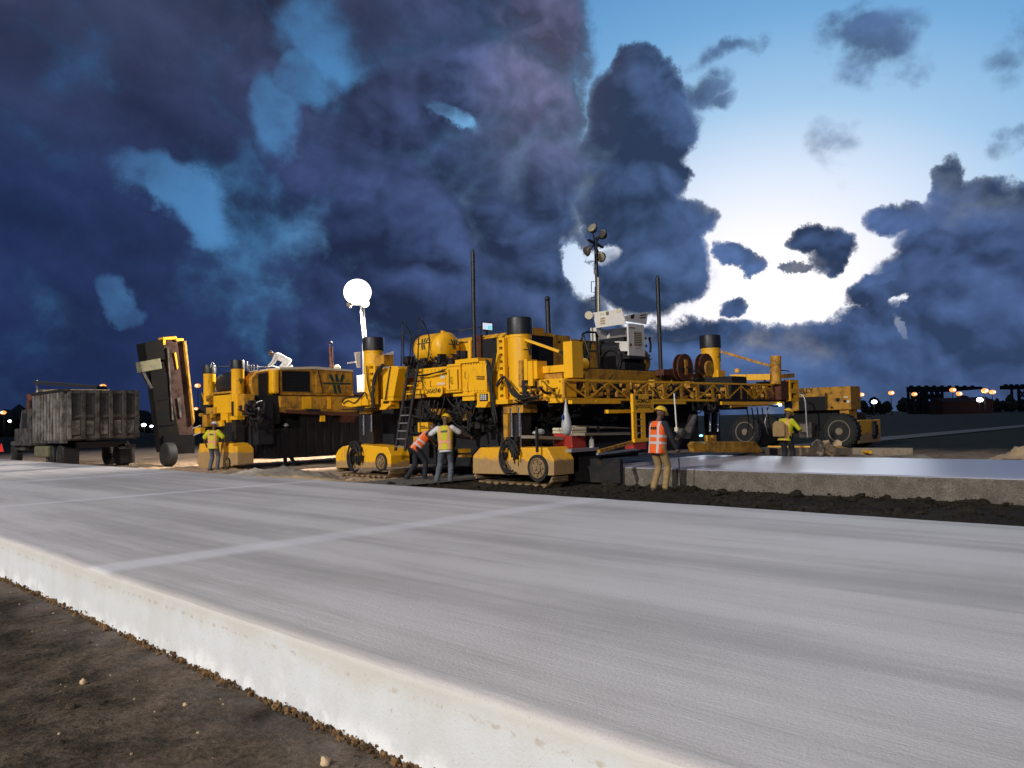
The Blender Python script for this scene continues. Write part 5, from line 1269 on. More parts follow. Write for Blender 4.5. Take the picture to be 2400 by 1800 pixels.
# rails on top
for z0, z1 in ((848, 852),): MB().tube([aty(575, 862, 29.5), aty(640, 858, 29.5), aty(655, 862, 29.5)], .02, 6).build('guard_rail', 'galvanised_steel', sp)
for px in (580, 584, 590, 596, 604): MB().tube([aty(px, 895, 29.5), aty(px - 1, 855 - (8 if px == 580 else 0), 29.5)], .022, 6).build('guard_post', 'galvanised_steel', sp)
MB().tube([aty(572, 886, 29.5), aty(582, 886, 29.5)], .03, 6).build('guard_rail', 'white_paint', sp)
MB().tube([aty(500, 860, 30.5), aty(560, 858, 30.5)], .025, 6).build('guard_rail', 'black_plastic', sp)
for r, px in ((.07, 494), (.06, 565)): 
    q = aty(px, 856, 28.9); MB().tube(catmull([q + Vector((0, 0, -.1)), q + Vector((.05, 0, .1)), q + Vector((.12, 0, .05)), q + Vector((.1, 0, -.15))]), .02, 6).build('cap_hose', 'white_film', sp, smooth=True)
track(sp, [(468, 1040), (520, 1036), (546, 1040), (546, 1092), (470, 1100), (461, 1085)], 13.75, .62, (535, 1085), .15, 'muddy_yellow_paint', npads=18)
px_prism([(556, 1046), (588, 1042), (595, 1052), (595, 1086), (556, 1090)], 27.5, .4, 'track_end_cover', 'muddy_yellow_paint', sp, .02)
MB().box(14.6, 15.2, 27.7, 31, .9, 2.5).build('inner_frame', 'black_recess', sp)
# conveyor folded up on end
Yv = 34.0
cv = px_prism([(352, 868), (384, 846), (428, 1055), (378, 1060)], Yv, .5, 'conveyor', 'near_black_steel', sp)
cp = [([(382, 796), (431, 801), (457, 1035), (424, 1062), (410, 1050)], Yv + .05, .8, 'belt_pan', 'dark_rust', .01),
      ([(338, 803), (381, 795), (388, 842), (345, 846)], Yv - .1, .9, 'head_box', 'near_black_steel', .02),
      ([(328, 848), (376, 839), (381, 864), (332, 873)], Yv - .5, .5, 'counterweight', 'olive_steel', .03),
      ([(382, 790), (414, 788), (415, 795), (383, 797)], Yv - .1, .5, 'end_bar', 'yellow_paint', .01),
      ([(413, 793), (430, 793), (431, 799), (414, 800)], Yv - .05, .5, 'end_bar', 'yellow_paint', .01),
      ([(382, 797), (389, 797), (387, 808), (383, 808)], Yv - .1, .2, 'end_bracket', 'yellow_paint', 0),
      ([(432, 800), (437, 800), (457, 985), (454, 995)], Yv - .12, .35, 'edge_rail', 'worn_yellow_paint', .01),
      ([(409, 827), (413, 826), (418, 862), (416, 866)], Yv - .02, .08, 'scraper_bar', 'yellow_paint', 0),
      ([(392, 815), (395, 815), (407, 985), (404, 985)], Yv - .05, .12, 'inner_rail', 'grey_steel', 0),
      ([(416, 933), (423, 933), (426, 978), (422, 978)], Yv - .02, .1, 'inner_rail', 'grey_steel', 0),
      ([(360, 937), (402, 930), (402, 934), (361, 941)], Yv - .03, .05, 'cross_rib', 'near_black_steel', 0),
      ([(376, 995), (410, 991), (410, 995), (377, 999)], Yv - .03, .05, 'cross_rib', 'near_black_steel', 0)]
for pix, Y, d, n_, m_, bv in cp: px_prism(pix, Y, d, n_, m_, cv, bv)
MB().bar(aty(334, 873, Yv - .3), aty(354, 910, Yv - .2), .12).build('link', 'dark_steel', cv)
c = aty(395, 1068, Yv - .3); 
wv = MB().lathe((c.x - .2, c.y, .5), (1, 0, 0), [(0, .3), (0, .46), (.05, .5), (.33, .5), (.4, .46), (.4, .3)], 28).build('wheel', 'black_rubber', sp, smooth='auto')
MB().lathe((c.x - .18, c.y, .5), (1, 0, 0), [(0, .28), (.08, .25), (.1, 0)], 20).build('rim', 'grey_steel', wv, smooth='auto')
MB().box(c.x - .1, c.x + 1.2, c.y + .2, c.y + .7, .5, 1.3).build('conveyor_foot', 'near_black_steel', sp)

Yl = 29.5
xl0, xl1 = aty(847, 850, Yl).x, aty(892, 850, Yl).x
lc2 = thing('light_tower_cart', (xl0 + .5, Yl, 2.85), 'white light tower cart with its lamp blazing, behind the front paver column', 'light tower', 'towable light towers')
MB().box(xl0, xl1 + .2, Yl - .6, Yl + .6, 2.86, 2.95).build('chassis', 'dark_steel', lc2)
MB().box(xl0 + .05, xl1, Yl - .45, Yl + .45, 2.98, 3.75).build('cabinet', 'white_paint', lc2, bevel=.02)
MB().prism([aty(*p, Yl - .5) for p in [(888, 834), (924, 822), (917, 862), (892, 862)]], (0, .04, 0)).build('hood_door', 'white_paint', lc2)
MB().prism([aty(*p, Yl - .3) for p in [(831, 826), (845, 824), (845, 862), (838, 862)]], (0, .04, 0)).build('hood_door', 'white_paint', lc2)
mb_, mt2 = aty(855, 795, Yl), aty(847, 715, Yl)
MB().box(mb_.x - .09, mb_.x + .09, Yl - .09, Yl + .09, 2.95, mb_.z - .2).build('mast_foot', 'galvanised_steel', lc2)
ms2 = MB().cyl((mb_.x, Yl, mb_.z - .3), mt2, .075, n=14).build('mast', 'galvanised_steel', lc2, smooth='auto')
MB().cyl(aty(859, 795, Yl - .1), aty(853, 715, Yl - .1), .018, n=8).build('cable_tube', 'white_paint', ms2)
lcn = aty(838, 688, Yl)
MB().bar(lcn - RT0 * .45 - Vector((0, 0, .5)), lcn + RT0 * .45 - Vector((0, 0, .5)), .06).build('lamp_bar', 'grey_steel', ms2)
gl_ = lcn + Vector((0, 0, .06))
MB().ball(gl_, (.61, .61, .585), 48, 30).build('glare_ball', 'lit_lens', ms2, smooth=True)  # added glowing ball, stands for the glare round the lamp heads
lamp_bowl(ms2, lcn + RT0 * .36 - Vector((0, 0, .48)) - FW0 * .15, -FW0 + RT0 * .5 - Vector((0, 0, .7)), .2, True)
spot('tower_lamp', gl_ - Vector((0, 0, .80)), (15.5, 37, -1.5), 9000, 150, .25, .12, (1, .90, .78))
lamp_bowl(ms2, lcn - RT0 * .36 - Vector((0, 0, .53)) - FW0 * .15, -FW0 * .7 - RT0 * .7 - Vector((0, 0, .7)), .14, False)
MB().bar(lcn, mt2, .06).build('lamp_arm', 'grey_steel', ms2)
MB().bar(aty(815, 851, Yl - .2), aty(838, 848, Yl - .2), .06).build('tow_frame', 'white_paint', lc2)
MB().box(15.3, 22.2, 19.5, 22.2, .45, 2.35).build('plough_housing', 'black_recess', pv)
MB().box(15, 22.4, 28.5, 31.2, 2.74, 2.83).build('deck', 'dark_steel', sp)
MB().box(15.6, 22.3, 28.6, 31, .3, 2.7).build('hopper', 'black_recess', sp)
# ------------------------------------------------------------------ dump truck
Yt0, Xt = 36.0, aty(157, 960, 36.0).x
Xr = aty(325, 960, Yt0).x; zt0, zt1 = 1.18, aty(240, 913, Yt0).z
Yf = atx(82, 960, Xt).y
dt = thing('dump_truck', (12, 39, 0), 'dirty grey dump truck standing beyond the slab at the far left', 'truck')
bodyb = MB().box(Xt, Xt + .1, Yt0 + .1, Yf, zt0, zt1).box(Xr - .1, Xr, Yt0 + .1, Yf, zt0, zt1).box(Xt + .1, Xr - .1, Yf - .1, Yf, zt0, zt1 + .2).box(Xt + .1, Xr - .1, Yt0 + .1, Yf - .1, zt0, zt0 + .12).build('dump_body', 'grey_steel', dt)
tg = MB().box(Xt, Xr, Yt0, Yt0 + .09, zt0 + .05, zt1 - .02).build('tailgate', 'dark_dirty_steel', dt)
for k in range(6):
    x = Xt + .07 + (Xr - Xt - .14) * k / 5; MB().box(x - .07, x + .07, Yt0 - .09, Yt0, zt0 + .06, zt1 - .03).build('rib', 'pale_steel' if k in (0,) else 'grey_steel', tg)
for z in (zt0 + .12, (zt0 + zt1) / 2 - .05, zt1 - .1): MB().box(Xt, Xr, Yt0 - .05, Yt0 - .002, z - .06, z + .06).build('cross_rib', 'grey_steel', tg)
for k in range(5):
    x0_, x1_ = Xt + .07 + (Xr - Xt - .14) * k / 5 + .12, Xt + .07 + (Xr - Xt - .14) * (k + 1) / 5 - .12; MB().box(x0_, x1_, Yt0 - .02, Yt0 - .001, zt0 + .25, zt0 + .82).build('pressed_panel', 'pale_steel', tg)
nr = 10
for k in range(nr):
    y = Yt0 + .35 + (Yf - Yt0 - .6) * k / (nr - 1); MB().box(Xt - .13, Xt, y - .13, y + .13, zt0 + .02, zt1 - .08).build('rib', 'pale_steel', bodyb)
MB().box(Xt - .16, Xt + .08, Yt0 - .1, Yf, zt1 - .1, zt1 + .02).build('top_rail', 'dark_steel', bodyb)
MB().box(Xt - .16, Xt + .02, Yt0, Yf, zt0 - .1, zt0 + .02).build('sill', 'grey_steel', bodyb)
MB().bar((Xt + .1, Yf - .1, zt1 + .5), (Xt + 1.6, Yt0 + .8, zt1 + .12), .5, .14).build('rolled_tarp', 'dark_cloth', dt)
MB().bar((Xt + .05, Yf - .1, zt1), (Xt + .05, Yf - .1, zt1 + .6), .06).build('tarp_arm', 'galvanised_steel', dt)
MB().box(Xt + .25, Xr - .3, Yf - 1.8, Yf - .2, zt1 - .1, zt1 + .12).build('load', 'pale_sand', dt)
MB().box(Xt + .5, Xr - .5, Yt0 + .2, Yf + 3, .85, 1.1).build('chassis', 'dark_steel', dt)
def tyre(parent, c, ax, r, w, rim_mat='grey_steel', name='wheel', rr=.56):
    c = Vector(c); ax = Vector(ax)
    t = MB().lathe(c - ax * w / 2, ax, [(0, r * .62), (0, r * .9), (w * .12, r), (w * .88, r), (w, r * .9), (w, r * .62)], 36).build(name, 'black_rubber', parent, smooth='auto')
    n = 26; mb = MB()
    for i in range(n):
        a = 2 * math.pi * i / n; d = Vector((0, 0, 1)).lerp(Vector((0, 0, 1)), 0)
        u = ax.cross(Vector((0, 0, 1))).normalized(); p = c + (u * math.cos(a) + Vector((0, 0, 1)) * math.sin(a)) * (r + .005)
        mb.bar(p - ax * w * .4, p + ax * w * .4, .05 * r / .5, .05, up=(u * math.cos(a) + Vector((0, 0, 1)) * math.sin(a)))
    struct(mb.build('tread', 'black_rubber', t), 'stuff')
    MB().lathe(c + ax * (w * .30), ax, [(-.02, r * .64), (w * .2 + .02, r * .64), (w * .2 + .02, r * .60), (w * .05, r * .5), (w * .05, r * .24), (w * .22, r * .2), (w * .25, r * .08), (w * .25, 0)], 30).build('rim', rim_mat, t, smooth='auto')
    return t
for y in (37.1, 38.5, 44.6):
    for x in (Xt + .28, Xr - .28):
        tyre(dt, (x, y, .52), (-1 if x < 12 else 1, 0, 0), .52, .5 if y < 40 else .32)
cabx0, cabx1, cy0, cy1 = Xt - .1, Xr - .2, Yf + .35, Yf + 2.1
cb_ = MB().prism([(cabx0, cy0, .95), (cabx0, cy1, .95), (cabx0, cy1, 1.9), (cabx0, cy1 - .35, 2.6), (cabx0, cy0, 2.65)], (cabx1 - cabx0, 0, 0)).build('cab', 'grey_steel', dt, bevel=.04)
MB().box(cabx0 - .01, cabx0 - .002, cy0 + .5, cy1 - .5, 1.75, 2.45).build('side_window', 'black_recess', cb_)
MB().box(cabx0 + .15, cabx1 - .15, cy1, cy1 + 1.5, .7, 1.75).build('bonnet', 'grey_steel', dt, bevel=.06)
MB().box(cabx0 - .05, cabx0 + .5, cy1 - .2, cy1 + 1.3, .95, 1.15).build('wing', 'grey_steel', dt, bevel=.03)
MB().box(cabx0 - .02, cabx0 + .5, Yf + .1 - 2.2, Yf - .3, .45, .95).build('fuel_tank', 'olive_steel', dt, bevel=.08)
q = atx(57, 945, Xt); MB().cyl((Xt + .2, q.y, 1), (Xt + .2, q.y, 3.35), .11, n=14).build('exhaust_stack', 'rust', dt, smooth='auto')
for x in (Xt + .3, Xr - .3): MB().box(x - .3, x + .3, Yt0 + .45, Yt0 + .47, .12, .85).build('mud_flap', 'black_rubber', dt)
MB().box(Xr - .75, Xr - .05, Yt0 + .2, Yt0 + .3, .75, .95).build('rear_lamp_panel', 'grey_steel', dt)

# ------------------------------------------------------------------ wheeled yellow crane far right
XC = 35.0
cr = thing('wheeled_crane', (36, 16, 0), 'worn yellow rough terrain crane with two big wheels, parked beyond the wet slab', 'crane')
bm_ = boxX((1845, 908, 1994, 962), XC, 1.1).build('boom_housing', 'worn_yellow_paint', cr, bevel=.03)
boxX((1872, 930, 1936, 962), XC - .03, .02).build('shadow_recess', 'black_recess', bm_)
text('KELLY', 'lettering', .22, atx(1884, 917, XC - .012), SIDE_U, ZUP, bm_)
for px, py, s in ((1964, 937, .09), (1980, 940, .06), (1950, 955, .05)): q = atx(px, py, XC); MB().cyl(q, q - Vector((.02, 0, 0)), s, n=14).build('port', 'black_recess', bm_)
boxX((1978, 929, 1987, 932), XC - .012, .01).build('decal', 'white_paint', bm_)
boxX((1985, 938, 1991, 944), XC - .012, .01).build('decal', 'white_paint', bm_)
boxX((1934, 920, 1936, 960), XC - .2, .1).build('post', 'black_plastic', cr)
boxX((1968, 962, 1990, 986), XC + .05, .9).build('boom_foot', 'worn_yellow_paint', cr, bevel=.02)
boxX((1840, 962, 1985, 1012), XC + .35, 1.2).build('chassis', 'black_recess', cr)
boxX((1990, 985, 2012, 1040), XC + .1, 2.6).build('counterweight', 'muddy_yellow_paint', cr, bevel=.03)
boxX((1872, 990, 1902, 1026), XC - .3, .4).build('control_cabinet', 'grey_steel', cr, bevel=.03)
boxX((1876, 994, 1890, 1012), XC - .33, .03).build('instruction_plate', 'timber', cr)
boxX((1845, 1010, 1985, 1026), XC + .2, 1.0).build('outrigger_beam', 'dark_steel', cr)
for px in (1755, 1975):
    q = atx(px, 1020, XC)
    for x in (XC - .1, XC + 1.9): tyre(cr, (x, q.y, .76), (-1 if x < 36 else 1, 0, 0), .76, .55, 'timber')
arch = [(1893, 1028), (1890, 985), (1887, 940), (1880, 926), (1870, 924)]
MB().tube(catmull([atx(*p, XC - 1.0) for p in arch]), .04, 8).build('pipe_rail', 'galvanised_steel', cr, smooth=True)
# forms and hoses lying along the far edge of the wet slab
p, q = atz(1795, 1058, .15), atz(2140, 1060, .12)
mb = MB().bar(p, q, .25, .3); tag(origin_to(mb.build('timber_form', 'timber'), p), 'long pale timber form lying beyond the far edge of the wet slab', 'timber form')
p, q = atz(1800, 1048, .2), atz(1950, 1048, .2); r_ = atz(2040, 1060, .15)
tag(origin_to(MB().tube([p, q, r_], .06, 8).build('pole', 'yellow_paint'), p), 'thin yellow pole lying on the rubble in front of the crane wheels', 'pole')
for i, (px, py, sz, lab) in enumerate([(1916, 1052, .22, 'largest grey rubble lump in front of the crane'), (1936, 1045, .14, 'small rubble lump at the left of the crane wheel'), (1962, 1047, .17, 'pale rubble lump right in front of the crane wheel rim'), (1945, 1056, .15, 'pale low rubble lump between the other lumps by the crane')]):
    p = atz(px, py, .2); mb = MB(); clod(mb, p, sz * 1.4, 10, 7); tag(origin_to(mb.build('rubble_lump', 'grey_rubble' if i == 0 else 'pale_stone'), p), lab, 'rubble')

# ================================================================== people
def frame(origin, z, yhint):
    z = Vector(z).normalized(); x = Vector(yhint).cross(z).normalized(); y = z.cross(x)
    mt = Matrix.Identity(4)
    for i in range(3): mt[i][0], mt[i][1], mt[i][2], mt[i][3] = x[i], y[i], z[i], origin[i]
    return mt
def ik(a, c, l1, l2, pole):
    a, c, pole = Vector(a), Vector(c), Vector(pole); d = c - a; L = min(d.length, (l1 + l2) * .995); dn = d.normalized()
    x = (l1 * l1 - l2 * l2 + L * L) / (2 * L); h = math.sqrt(max(0, l1 * l1 - x * x))
    pp = (pole - dn * pole.dot(dn)).normalized(); return a + dn * x + pp * h, a + dn * L
def remesh(mb, name, material, root, voxel, smooth_it=3, mat_local=None):
    o = mb.build(name, material, None, recalc=True)
    r = o.modifiers.new('remesh', 'REMESH'); r.mode = 'VOXEL'; r.voxel_size = voxel; r.use_smooth_shade = True
    sm = o.modifiers.new('smooth', 'SMOOTH'); sm.factor = .5; sm.iterations = smooth_it
    dg = bpy.context.evaluated_depsgraph_get(); me = bpy.data.meshes.new_from_object(o.evaluated_get(dg)); old = o.data
    o.modifiers.clear(); o.data = me; bpy.data.meshes.remove(old)
    for p in me.polygons: p.use_smooth = True
    o.parent = root
    if mat_local is not None: o.matrix_local = mat_local
    return o
def loft(mb, mt, rows, n=22, sq=2.5):
    """rows: (z, rx, ry, yoff) super-ellipses in the frame mt"""
    o = len(mb.v)
    for z, rx, ry, yo in rows:
        for i in range(n):
            a = 2 * math.pi * i / n; c, s = math.cos(a), math.sin(a)
            mb.v.append(tuple(mt @ Vector((math.copysign(abs(c) ** (2 / sq), c) * rx, math.copysign(abs(s) ** (2 / sq), s) * ry + yo, z))))
    for j in range(len(rows) - 1):
        mb.f += [(o + j * n + i, o + j * n + (i + 1) % n, o + (j + 1) * n + (i + 1) % n, o + (j + 1) * n + i) for i in range(n)]
    mb.f += [tuple(range(o + n - 1, o - 1, -1)), tuple(range(o + (len(rows) - 1) * n, o + len(rows) * n))]
def hand(mb, w, d, palm, s=1.0, grip=.6):
    """palm and five bent fingers starting at wrist w, pointing along d; palm = palm normal"""
    d = Vector(d).normalized(); n = Vector(palm); n = (n - d * n.dot(d)).normalized(); x = d.cross(n)
    mb.capsule(w, w + d * .045 * s, .026 * s, .034 * s, 10)
    mb.capsule(w + d * .05 * s - x * .022 * s, w + d * .075 * s - x * .024 * s, .02 * s, .017 * s, 8); mb.capsule(w + d * .05 * s + x * .022 * s, w + d * .075 * s + x * .024 * s, .02 * s, .017 * s, 8)
    for k, (off, L) in enumerate(((-.034, .066), (-.012, .078), (.011, .074), (.033, .058))):
        p = w + d * .082 * s + x * off * s; a = grip
        q = p + (d * math.cos(a * .6) + n * math.sin(a * .6)) * L * .45 * s; r = q + (d * math.cos(a * 1.7) + n * math.sin(a * 1.7)) * L * .55 * s
        mb.capsule(p, q, .0105 * s, .0098 * s, 7); mb.capsule(q, r, .0098 * s, .0085 * s, 7)
    p = w + d * .03 * s - x * .03 * s; q = p + (d * .6 - x * .8 + n * .25).normalized() * .04 * s; r = q + (d * .85 - x * .2 + n * .5).normalized() * .034 * s
    mb.capsule(p, q, .014 * s, .012 * s, 7); mb.capsule(q, r, .012 * s, .009 * s, 7)
def person(loc, face, label, hip, lean, feet, hands, height=1.8, trousers='jeans', shirt='dark_cloth', vest='lime_vest', hat='helmet_white', sleeve='long', side=0.0, head_tilt=(0, 0), knee_pole=(0, 1, 0), elbow_poles=((-.6, -.8, -.2), (.6, -.8, -.2)), vest_emblem=True, short_vest_sleeve=False, vest_long=.14, untucked=False):
    """local frame: x to the person's right, y ahead, z up; built at 1.8 m and scaled"""
    root = thing('person', loc, label, 'person'); yaw = math.atan2(-face[0], face[1]); root.rotation_euler = (0, 0, yaw)
    s = height / 1.8; root.scale = (s, s, s)
    pel = Vector(hip)
    tz = Vector((math.sin(side), math.sin(lean) * math.cos(side), math.cos(lean) * math.cos(side)))
    T = frame(pel, tz, (0, math.cos(lean), -math.sin(lean)))
    sh = [T @ Vector((-.185, 0, .46)), T @ Vector((.185, 0, .46))]
    hp = [T @ Vector((-.095, 0, -.02)), T @ Vector((.095, 0, -.02))]
    neck0, neck1 = T @ Vector((0, -.005, .50)), T @ Vector((0, .03, .585))
    pit = head_tilt[0]; hz = Vector((math.sin(head_tilt[1]), math.sin(lean * .5 + pit), math.cos(lean * .5 + pit)))
    Hm = frame(neck1 + hz * .10, hz, (0, math.cos(lean * .5 + pit), -math.sin(lean * .5 + pit)))
    kn, an = [], []
    for i in (0, 1):
        f = Vector(feet[i]); a_ = Vector((f.x, f.y, f.z + .09)); k, e = ik(hp[i], a_, .44, .43, knee_pole); kn.append(k); an.append(e)
    el_, wr = [], []
    for i in (0, 1):
        e, w = ik(sh[i], hands[i], .30, .26, elbow_poles[i]); el_.append(e); wr.append(w)
    # one continuous skin: head, face, neck, arms, hands, hidden trunk and legs
    b = MB()
    def hb(c, r, n=16, k=12): 
        c = Vector(c); o = len(b.v); b.ball((0, 0, 0), r, n, k)
        for i in range(o, len(b.v)): b.v[i] = tuple(Hm @ (Vector(b.v[i]) + c))
    hb((0, 0, .03), (.078, .098, .105)); hb((0, .035, -.05), (.056, .062, .062)); hb((0, .098, -.012), (.013, .018, .024), 8, 6); hb((0, .085, -.055), (.024, .012, .008), 8, 6)
    for sx in (-1, 1): hb((sx * .08, -.005, -.01), (.012, .022, .032), 8, 6); hb((sx * .03, .086, .03), (.022, .012, .008), 8, 5)
    b.capsule(neck0, neck1 + hz * .04, .058, .055)
    loft(b, T, [(-.1, .13, .09, 0), (.1, .13, .085, 0), (.3, .145, .09, 0), (.44, .15, .085, 0), (.52, .07, .06, 0)])
    for i in (0, 1):
        b.capsule(sh[i], el_[i], .048, .04); b.capsule(el_[i], wr[i], .041, .028)
        d = (wr[i] - el_[i]); sx = 1 if i == 0 else -1
        hand(b, wr[i], d, Vector((sx, .2, 0)), 1.0, .7)
        b.capsule(hp[i], kn[i], .075, .05); b.capsule(kn[i], an[i], .05, .038); b.capsule(an[i], an[i] + Vector((0, .12, -.05)), .038, .03)
    remesh(b, 'body', 'skin', root, .0125, 2)
    for sx in (-1, 1):
        e = MB().ball(Hm @ Vector((sx * .030, .094, .008)), (.010, .006, .007), 8, 6).build('eye', 'eye_dark', None, smooth=True); e.parent = root
    # trousers
    b = MB()
    loft(b, T, [(-.14, .15, .115, 0), (-.05, .168, .125, 0), (.04, .158, .118, 0), (.09, .15, .11, 0)])
    for i in (0, 1):
        b.capsule(hp[i], kn[i], .105, .076); b.capsule(kn[i], an[i] + (an[i] - kn[i]).normalized() * .02, .078, .066)
        for k in range(3):
            q = kn[i].lerp(an[i], .35 + .25 * k); b.ball(q + Vector((random.uniform(-.015, .015), -.01, 0)), (.077 - k * .002, .078, .03), 12, 6)
    remesh(b, 'trousers', trousers, root, .017, 3)
    # shirt with sleeves
    b = MB(); bot = -.16 if untucked else .0
    loft(b, T, [(bot, .168, .126, 0), (.1, .166, .118, 0), (.26, .182, .126, .004), (.40, .198, .125, .0), (.47, .175, .105, -.005), (.525, .085, .075, 0)])
    for i in (0, 1):
        if sleeve == 'long': b.capsule(sh[i], el_[i], .074, .062); b.capsule(el_[i], el_[i].lerp(wr[i], .96), .060, .046)
        else: b.capsule(sh[i], sh[i].lerp(el_[i], .72), .074, .072)
    remesh(b, 'shirt', shirt, root, .017, 3)
    # vest in the trunk's own frame
    if vest:
        b = MB(); I = Matrix.Identity(4)
        loft(b, I, [(-vest_long, .192, .150, 0), (.02, .184, .140, 0), (.22, .194, .144, .004), (.38, .202, .140, 0), (.47, .165, .118, -.005), (.52, .10, .09, -.01)], sq=2.9)
        if short_vest_sleeve:
            Ti = T.inverted()
            for i in (0, 1): b.capsule(Ti @ sh[i], Ti @ sh[i].lerp(el_[i], .75), .088, .094)
        v = remesh(b, 'vest', vest, root, .016, 3, T)
        if vest_emblem:
            e = MB()
            for x in (-.05, 0, .05): e.bar((x - .012, -.137, .39), (x, -.142, .33), .022, .01, up=(0, -1, 0)).bar((x, -.142, .33), (x + .012, -.137, .39), .018, .01, up=(0, -1, 0))
            e.bar((-.085, -.145, .362), (.085, -.145, .362), .02, .012, up=(0, -1, 0))
            q = e.build('emblem', 'green_vinyl' if vest == 'lime_vest' else 'black_print', None); q.parent = v
    # boots
    for i in (0, 1):
        f = Vector(feet[i]); b = MB()
        b.capsule(an[i] + Vector((0, 0, .05)), an[i] + Vector((0, -.005, -.03)), .055, .05); b.capsule(an[i] + Vector((0, -.03, -.045)), an[i] + Vector((0, .15, -.052)), .046, .040); b.box(an[i].x - .048, an[i].x + .048, an[i].y - .075, an[i].y + .19, an[i].z - .092, an[i].z - .07)
        remesh(b, 'boot', 'boot_leather', root, .013, 2)
    # hard hat: ribbed dome, brim deeper at the front
    if hat:
        b = MB(); o = 0; n, k = 26, 9
        for j in range(k + 1):
            t = math.pi / 2 * j / k
            for i in range(n):
                a = 2 * math.pi * i / n; rib = 1 + (.035 if abs(math.cos(a)) < .2 else 0) * math.cos(t)
                b.v.append(tuple(Hm @ Vector((math.cos(a) * .118 * math.cos(t), math.sin(a) * .142 * math.cos(t), .055 + .112 * math.sin(t) * rib))))
        for j in range(k): b.f += [(j * n + i, j * n + (i + 1) % n, (j + 1) * n + (i + 1) % n, (j + 1) * n + i) for i in range(n)]
        h = b.build('hard_hat', hat, None, smooth=True); h.parent = root
        b = MB()
        for z in (.045, .058):
            for i in range(n):
                a = 2 * math.pi * i / n; ex = .018 + .045 * max(0, math.sin(a)) ** 2
                b.v.append(tuple(Hm @ Vector((math.cos(a) * (.120 + .014), math.sin(a) * (.143 + ex), z - .02 * max(0, math.sin(a))))))
        b.f = [tuple(range(n - 1, -1, -1)), tuple(range(n, 2 * n))] + [(i, (i + 1) % n, (i + 1) % n + n, i + n) for i in range(n)]
        q = b.build('brim', hat, None, smooth='auto'); q.parent = h
    return root
def dirw(right, fwd):
    """world heading from camera-relative right / away"""
    v = RT0 * right + FW0 * fwd; return (v.x, v.y)
# grade checker at the wet slab with a measuring rod
pr = atz(1546, 1150, 0); H_R = (dirw(.80, .6))
rodp = atz(1612, 1148, 0)
yawR = math.atan2(-H_R[0], H_R[1])
def tolocal(p, loc, yaw, s): return (Matrix.Rotation(-yaw, 4, 'Z') @ (Vector(p) - Vector(loc))) / s
rb, rt = Vector((14.55, 9.25, .02)), None
rb = atz(1596, 1150, .0); rb = pr + (rb - pr)
rtop = EYE + ray(1580, 922) * ((rb - EYE).dot(FW) / 1.0)
gl = rb.lerp(rtop, .52); gr = rb.lerp(rtop, .40)
sR = 1.86 / 1.8
person((pr.x, pr.y, 0), H_R, 'person in an orange vest, yellow hard hat and khaki trousers holding a measuring rod', (0, -.02, .93), .10, ((-.12, -.04, 0), (.11, .06, 0)), (tolocal(gl, pr, yawR, sR), tolocal(gr, pr, yawR, sR)), 1.86, 'khaki', 'dark_cloth', 'orange_vest', 'helmet_yellow', 'long', head_tilt=(.30, 0), vest_long=.16)
rd = thing('measuring_rod', rb, 'thin black and white measuring rod held upright by the person in orange', 'measuring rod')
MB().cyl(rb, rb.lerp(rtop, .60), .013, n=10).build('lower_section', 'black_plastic', rd, smooth='auto')
MB().cyl(rb.lerp(rtop, .60), rtop, .016, n=10).build('upper_section', 'white_paint', rd, smooth='auto')
q = rb.lerp(rtop, .63); MB().box(q.x - .035, q.x + .035, q.y - .035, q.y + .035, q.z - .045, q.z + .045).build('receiver', 'cream_plastic', rd, bevel=.008)
MB().bar(rb.lerp(rtop, .42) + RT0 * .01, rb.lerp(rtop, .12) + RT0 * .012, .006).build('tape', 'white_paint', rd)
# worker in lime vest reaching to the right, seen from behind
pm = atz(1046, 1128, 0); pm = Vector((13.62, pm.y * 13.62 / pm.x, 0))
H_M = dirw(.12, 1)
person(pm, H_M, 'person in a lime vest and grey jeans, back to us, reaching right between the tracks', (0, 0, .93), .12, ((-.24, -.02, 0), (.10, .05, 0)), ((-.36, .22, 1.02), (.62, .36, 1.12)), 1.85, 'jeans', 'white_cloth', 'lime_vest', 'helmet_yellow', 'short', side=-.04, head_tilt=(.35, .15), untucked=True, vest_long=.10, elbow_poles=((-1, -.5, 0), (0, -.4, -1)))
# worker in orange vest bending down beside him
po = atz(985, 1126, 0); po = Vector((13.75, po.y * 13.75 / po.x, 0))
person(po, dirw(.95, .35), 'person in an orange vest bending far forward beside the one in lime', (0, -.10, .90), .72, ((-.13, -.34, 0), (.12, .10, 0)), ((-.12, .62, .92), (.16, .68, .98)), 1.82, 'dark_cloth', 'dark_cloth', 'orange_vest', None, 'long', head_tilt=(.2, 0), vest_long=.10)
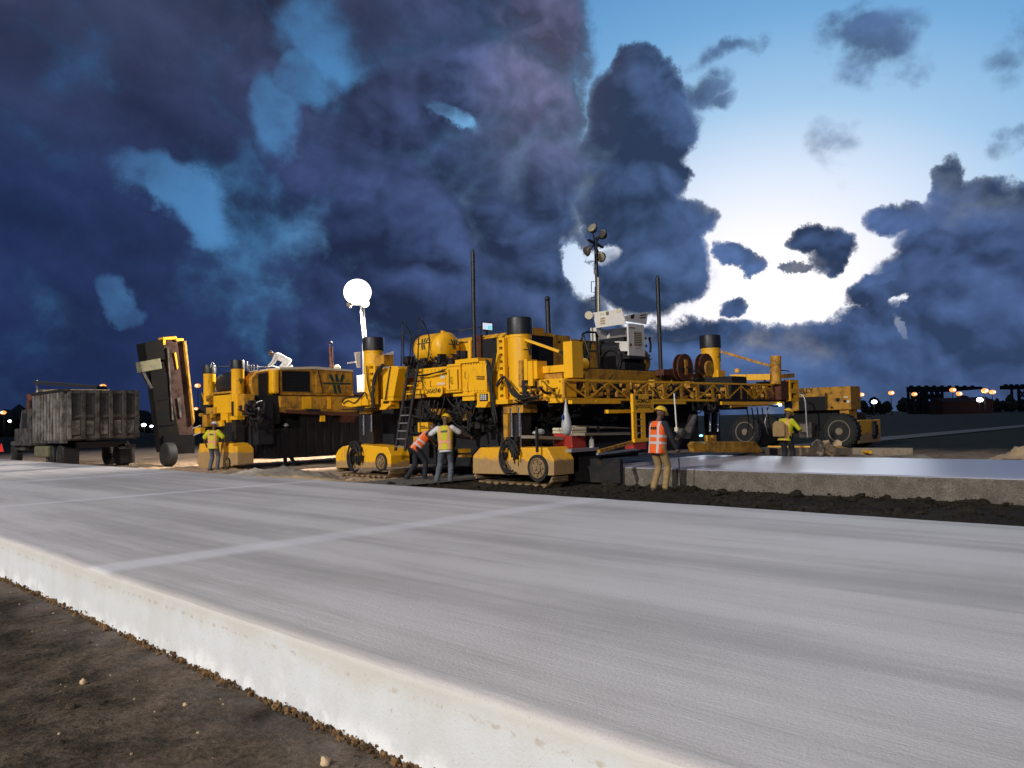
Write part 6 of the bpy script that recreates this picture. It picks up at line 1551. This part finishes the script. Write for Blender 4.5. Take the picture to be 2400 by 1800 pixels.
# worker with white hard hat by the spreader track
pl = atz(500, 1100, 0); pl = Vector((13.2, pl.y * 13.2 / pl.x, 0))
person(pl, dirw(.18, 1), 'person in a lime vest, white hard hat and grey jeans at the spreader track', (0, 0, .93), .06, ((-.14, 0, 0), (.12, .05, 0)), ((-.36, .14, .92), (.34, .30, .98)), 1.84, 'jeans', 'dark_cloth', 'lime_vest', 'helmet_white', 'short', head_tilt=(.30, .0), short_vest_sleeve=True, vest_long=.15, elbow_poles=((-1, -.7, 0), (1, -.7, 0)))
# worker crouched on the spreader roof, lit by the tower
pt = aty(668, 862, 29.0)
person((pt.x, pt.y, 3.86), dirw(-.95, -.1), 'person in a bright pale jacket kneeling on the spreader engine roof', (0, -.08, .34), 1.05, ((-.13, -.22, 0), (.13, -.22, 0)), ((-.16, .62, .12), (.16, .66, .14)), 1.8, 'white_cloth', 'white_cloth', 'white_cloth', None, 'long', head_tilt=(.5, 0), vest_emblem=False, knee_pole=(0, 1, -.2))
# worker stooping under the spreader
pu = aty(676, 1000, 28.45)
person((pu.x, pu.y, 0), dirw(-.7, -.4), 'person in a lime vest and white helmet in the dark under the spreader engine house', (0, -.1, .90), .35, ((-.13, -.2, 0), (.13, .1, 0)), ((-.2, .5, 1.0), (.2, .5, 1.05)), 1.78, 'dark_cloth', 'dark_cloth', 'lime_vest', 'helmet_white', 'long', head_tilt=(-.2, 0), vest_emblem=False)
# worker far right with a tan bag on the back
pf = atz(1842, 1056, 0); pf = Vector((21.9, pf.y * 21.9 / pf.x, 0))
person(pf, dirw(.75, .5), 'person in a lime jacket and yellow hard hat standing before the wheeled crane', (0, -.02, .93), .22, ((-.12, -.05, 0), (.12, .12, 0)), ((-.05, .42, 1.05), (.2, .46, 1.12)), 1.8, 'dark_cloth', 'lime_vest', 'lime_vest', 'helmet_yellow', 'long', head_tilt=(.3, 0), vest_emblem=False)
bq = pf + Vector((0, 0, 1.18)) - Vector((*dirw(.75, .5), 0)) * .24
fr_ = Vector((*dirw(.75, .5), 0)).normalized(); rt_ = Vector((fr_.y, -fr_.x, 0))
bk = MB().prism([bq + rt_ * a + Vector((0, 0, c)) for a, c in ((-.2, -.25), (.2, -.25), (.2, .12), (.1, .2), (-.1, .2), (-.2, .12))], fr_ * -.1).build('back_bag', 'khaki', bevel=.03)
tag(origin_to(bk, bq), 'tan bag worn on the back of the person at the crane', 'bag')
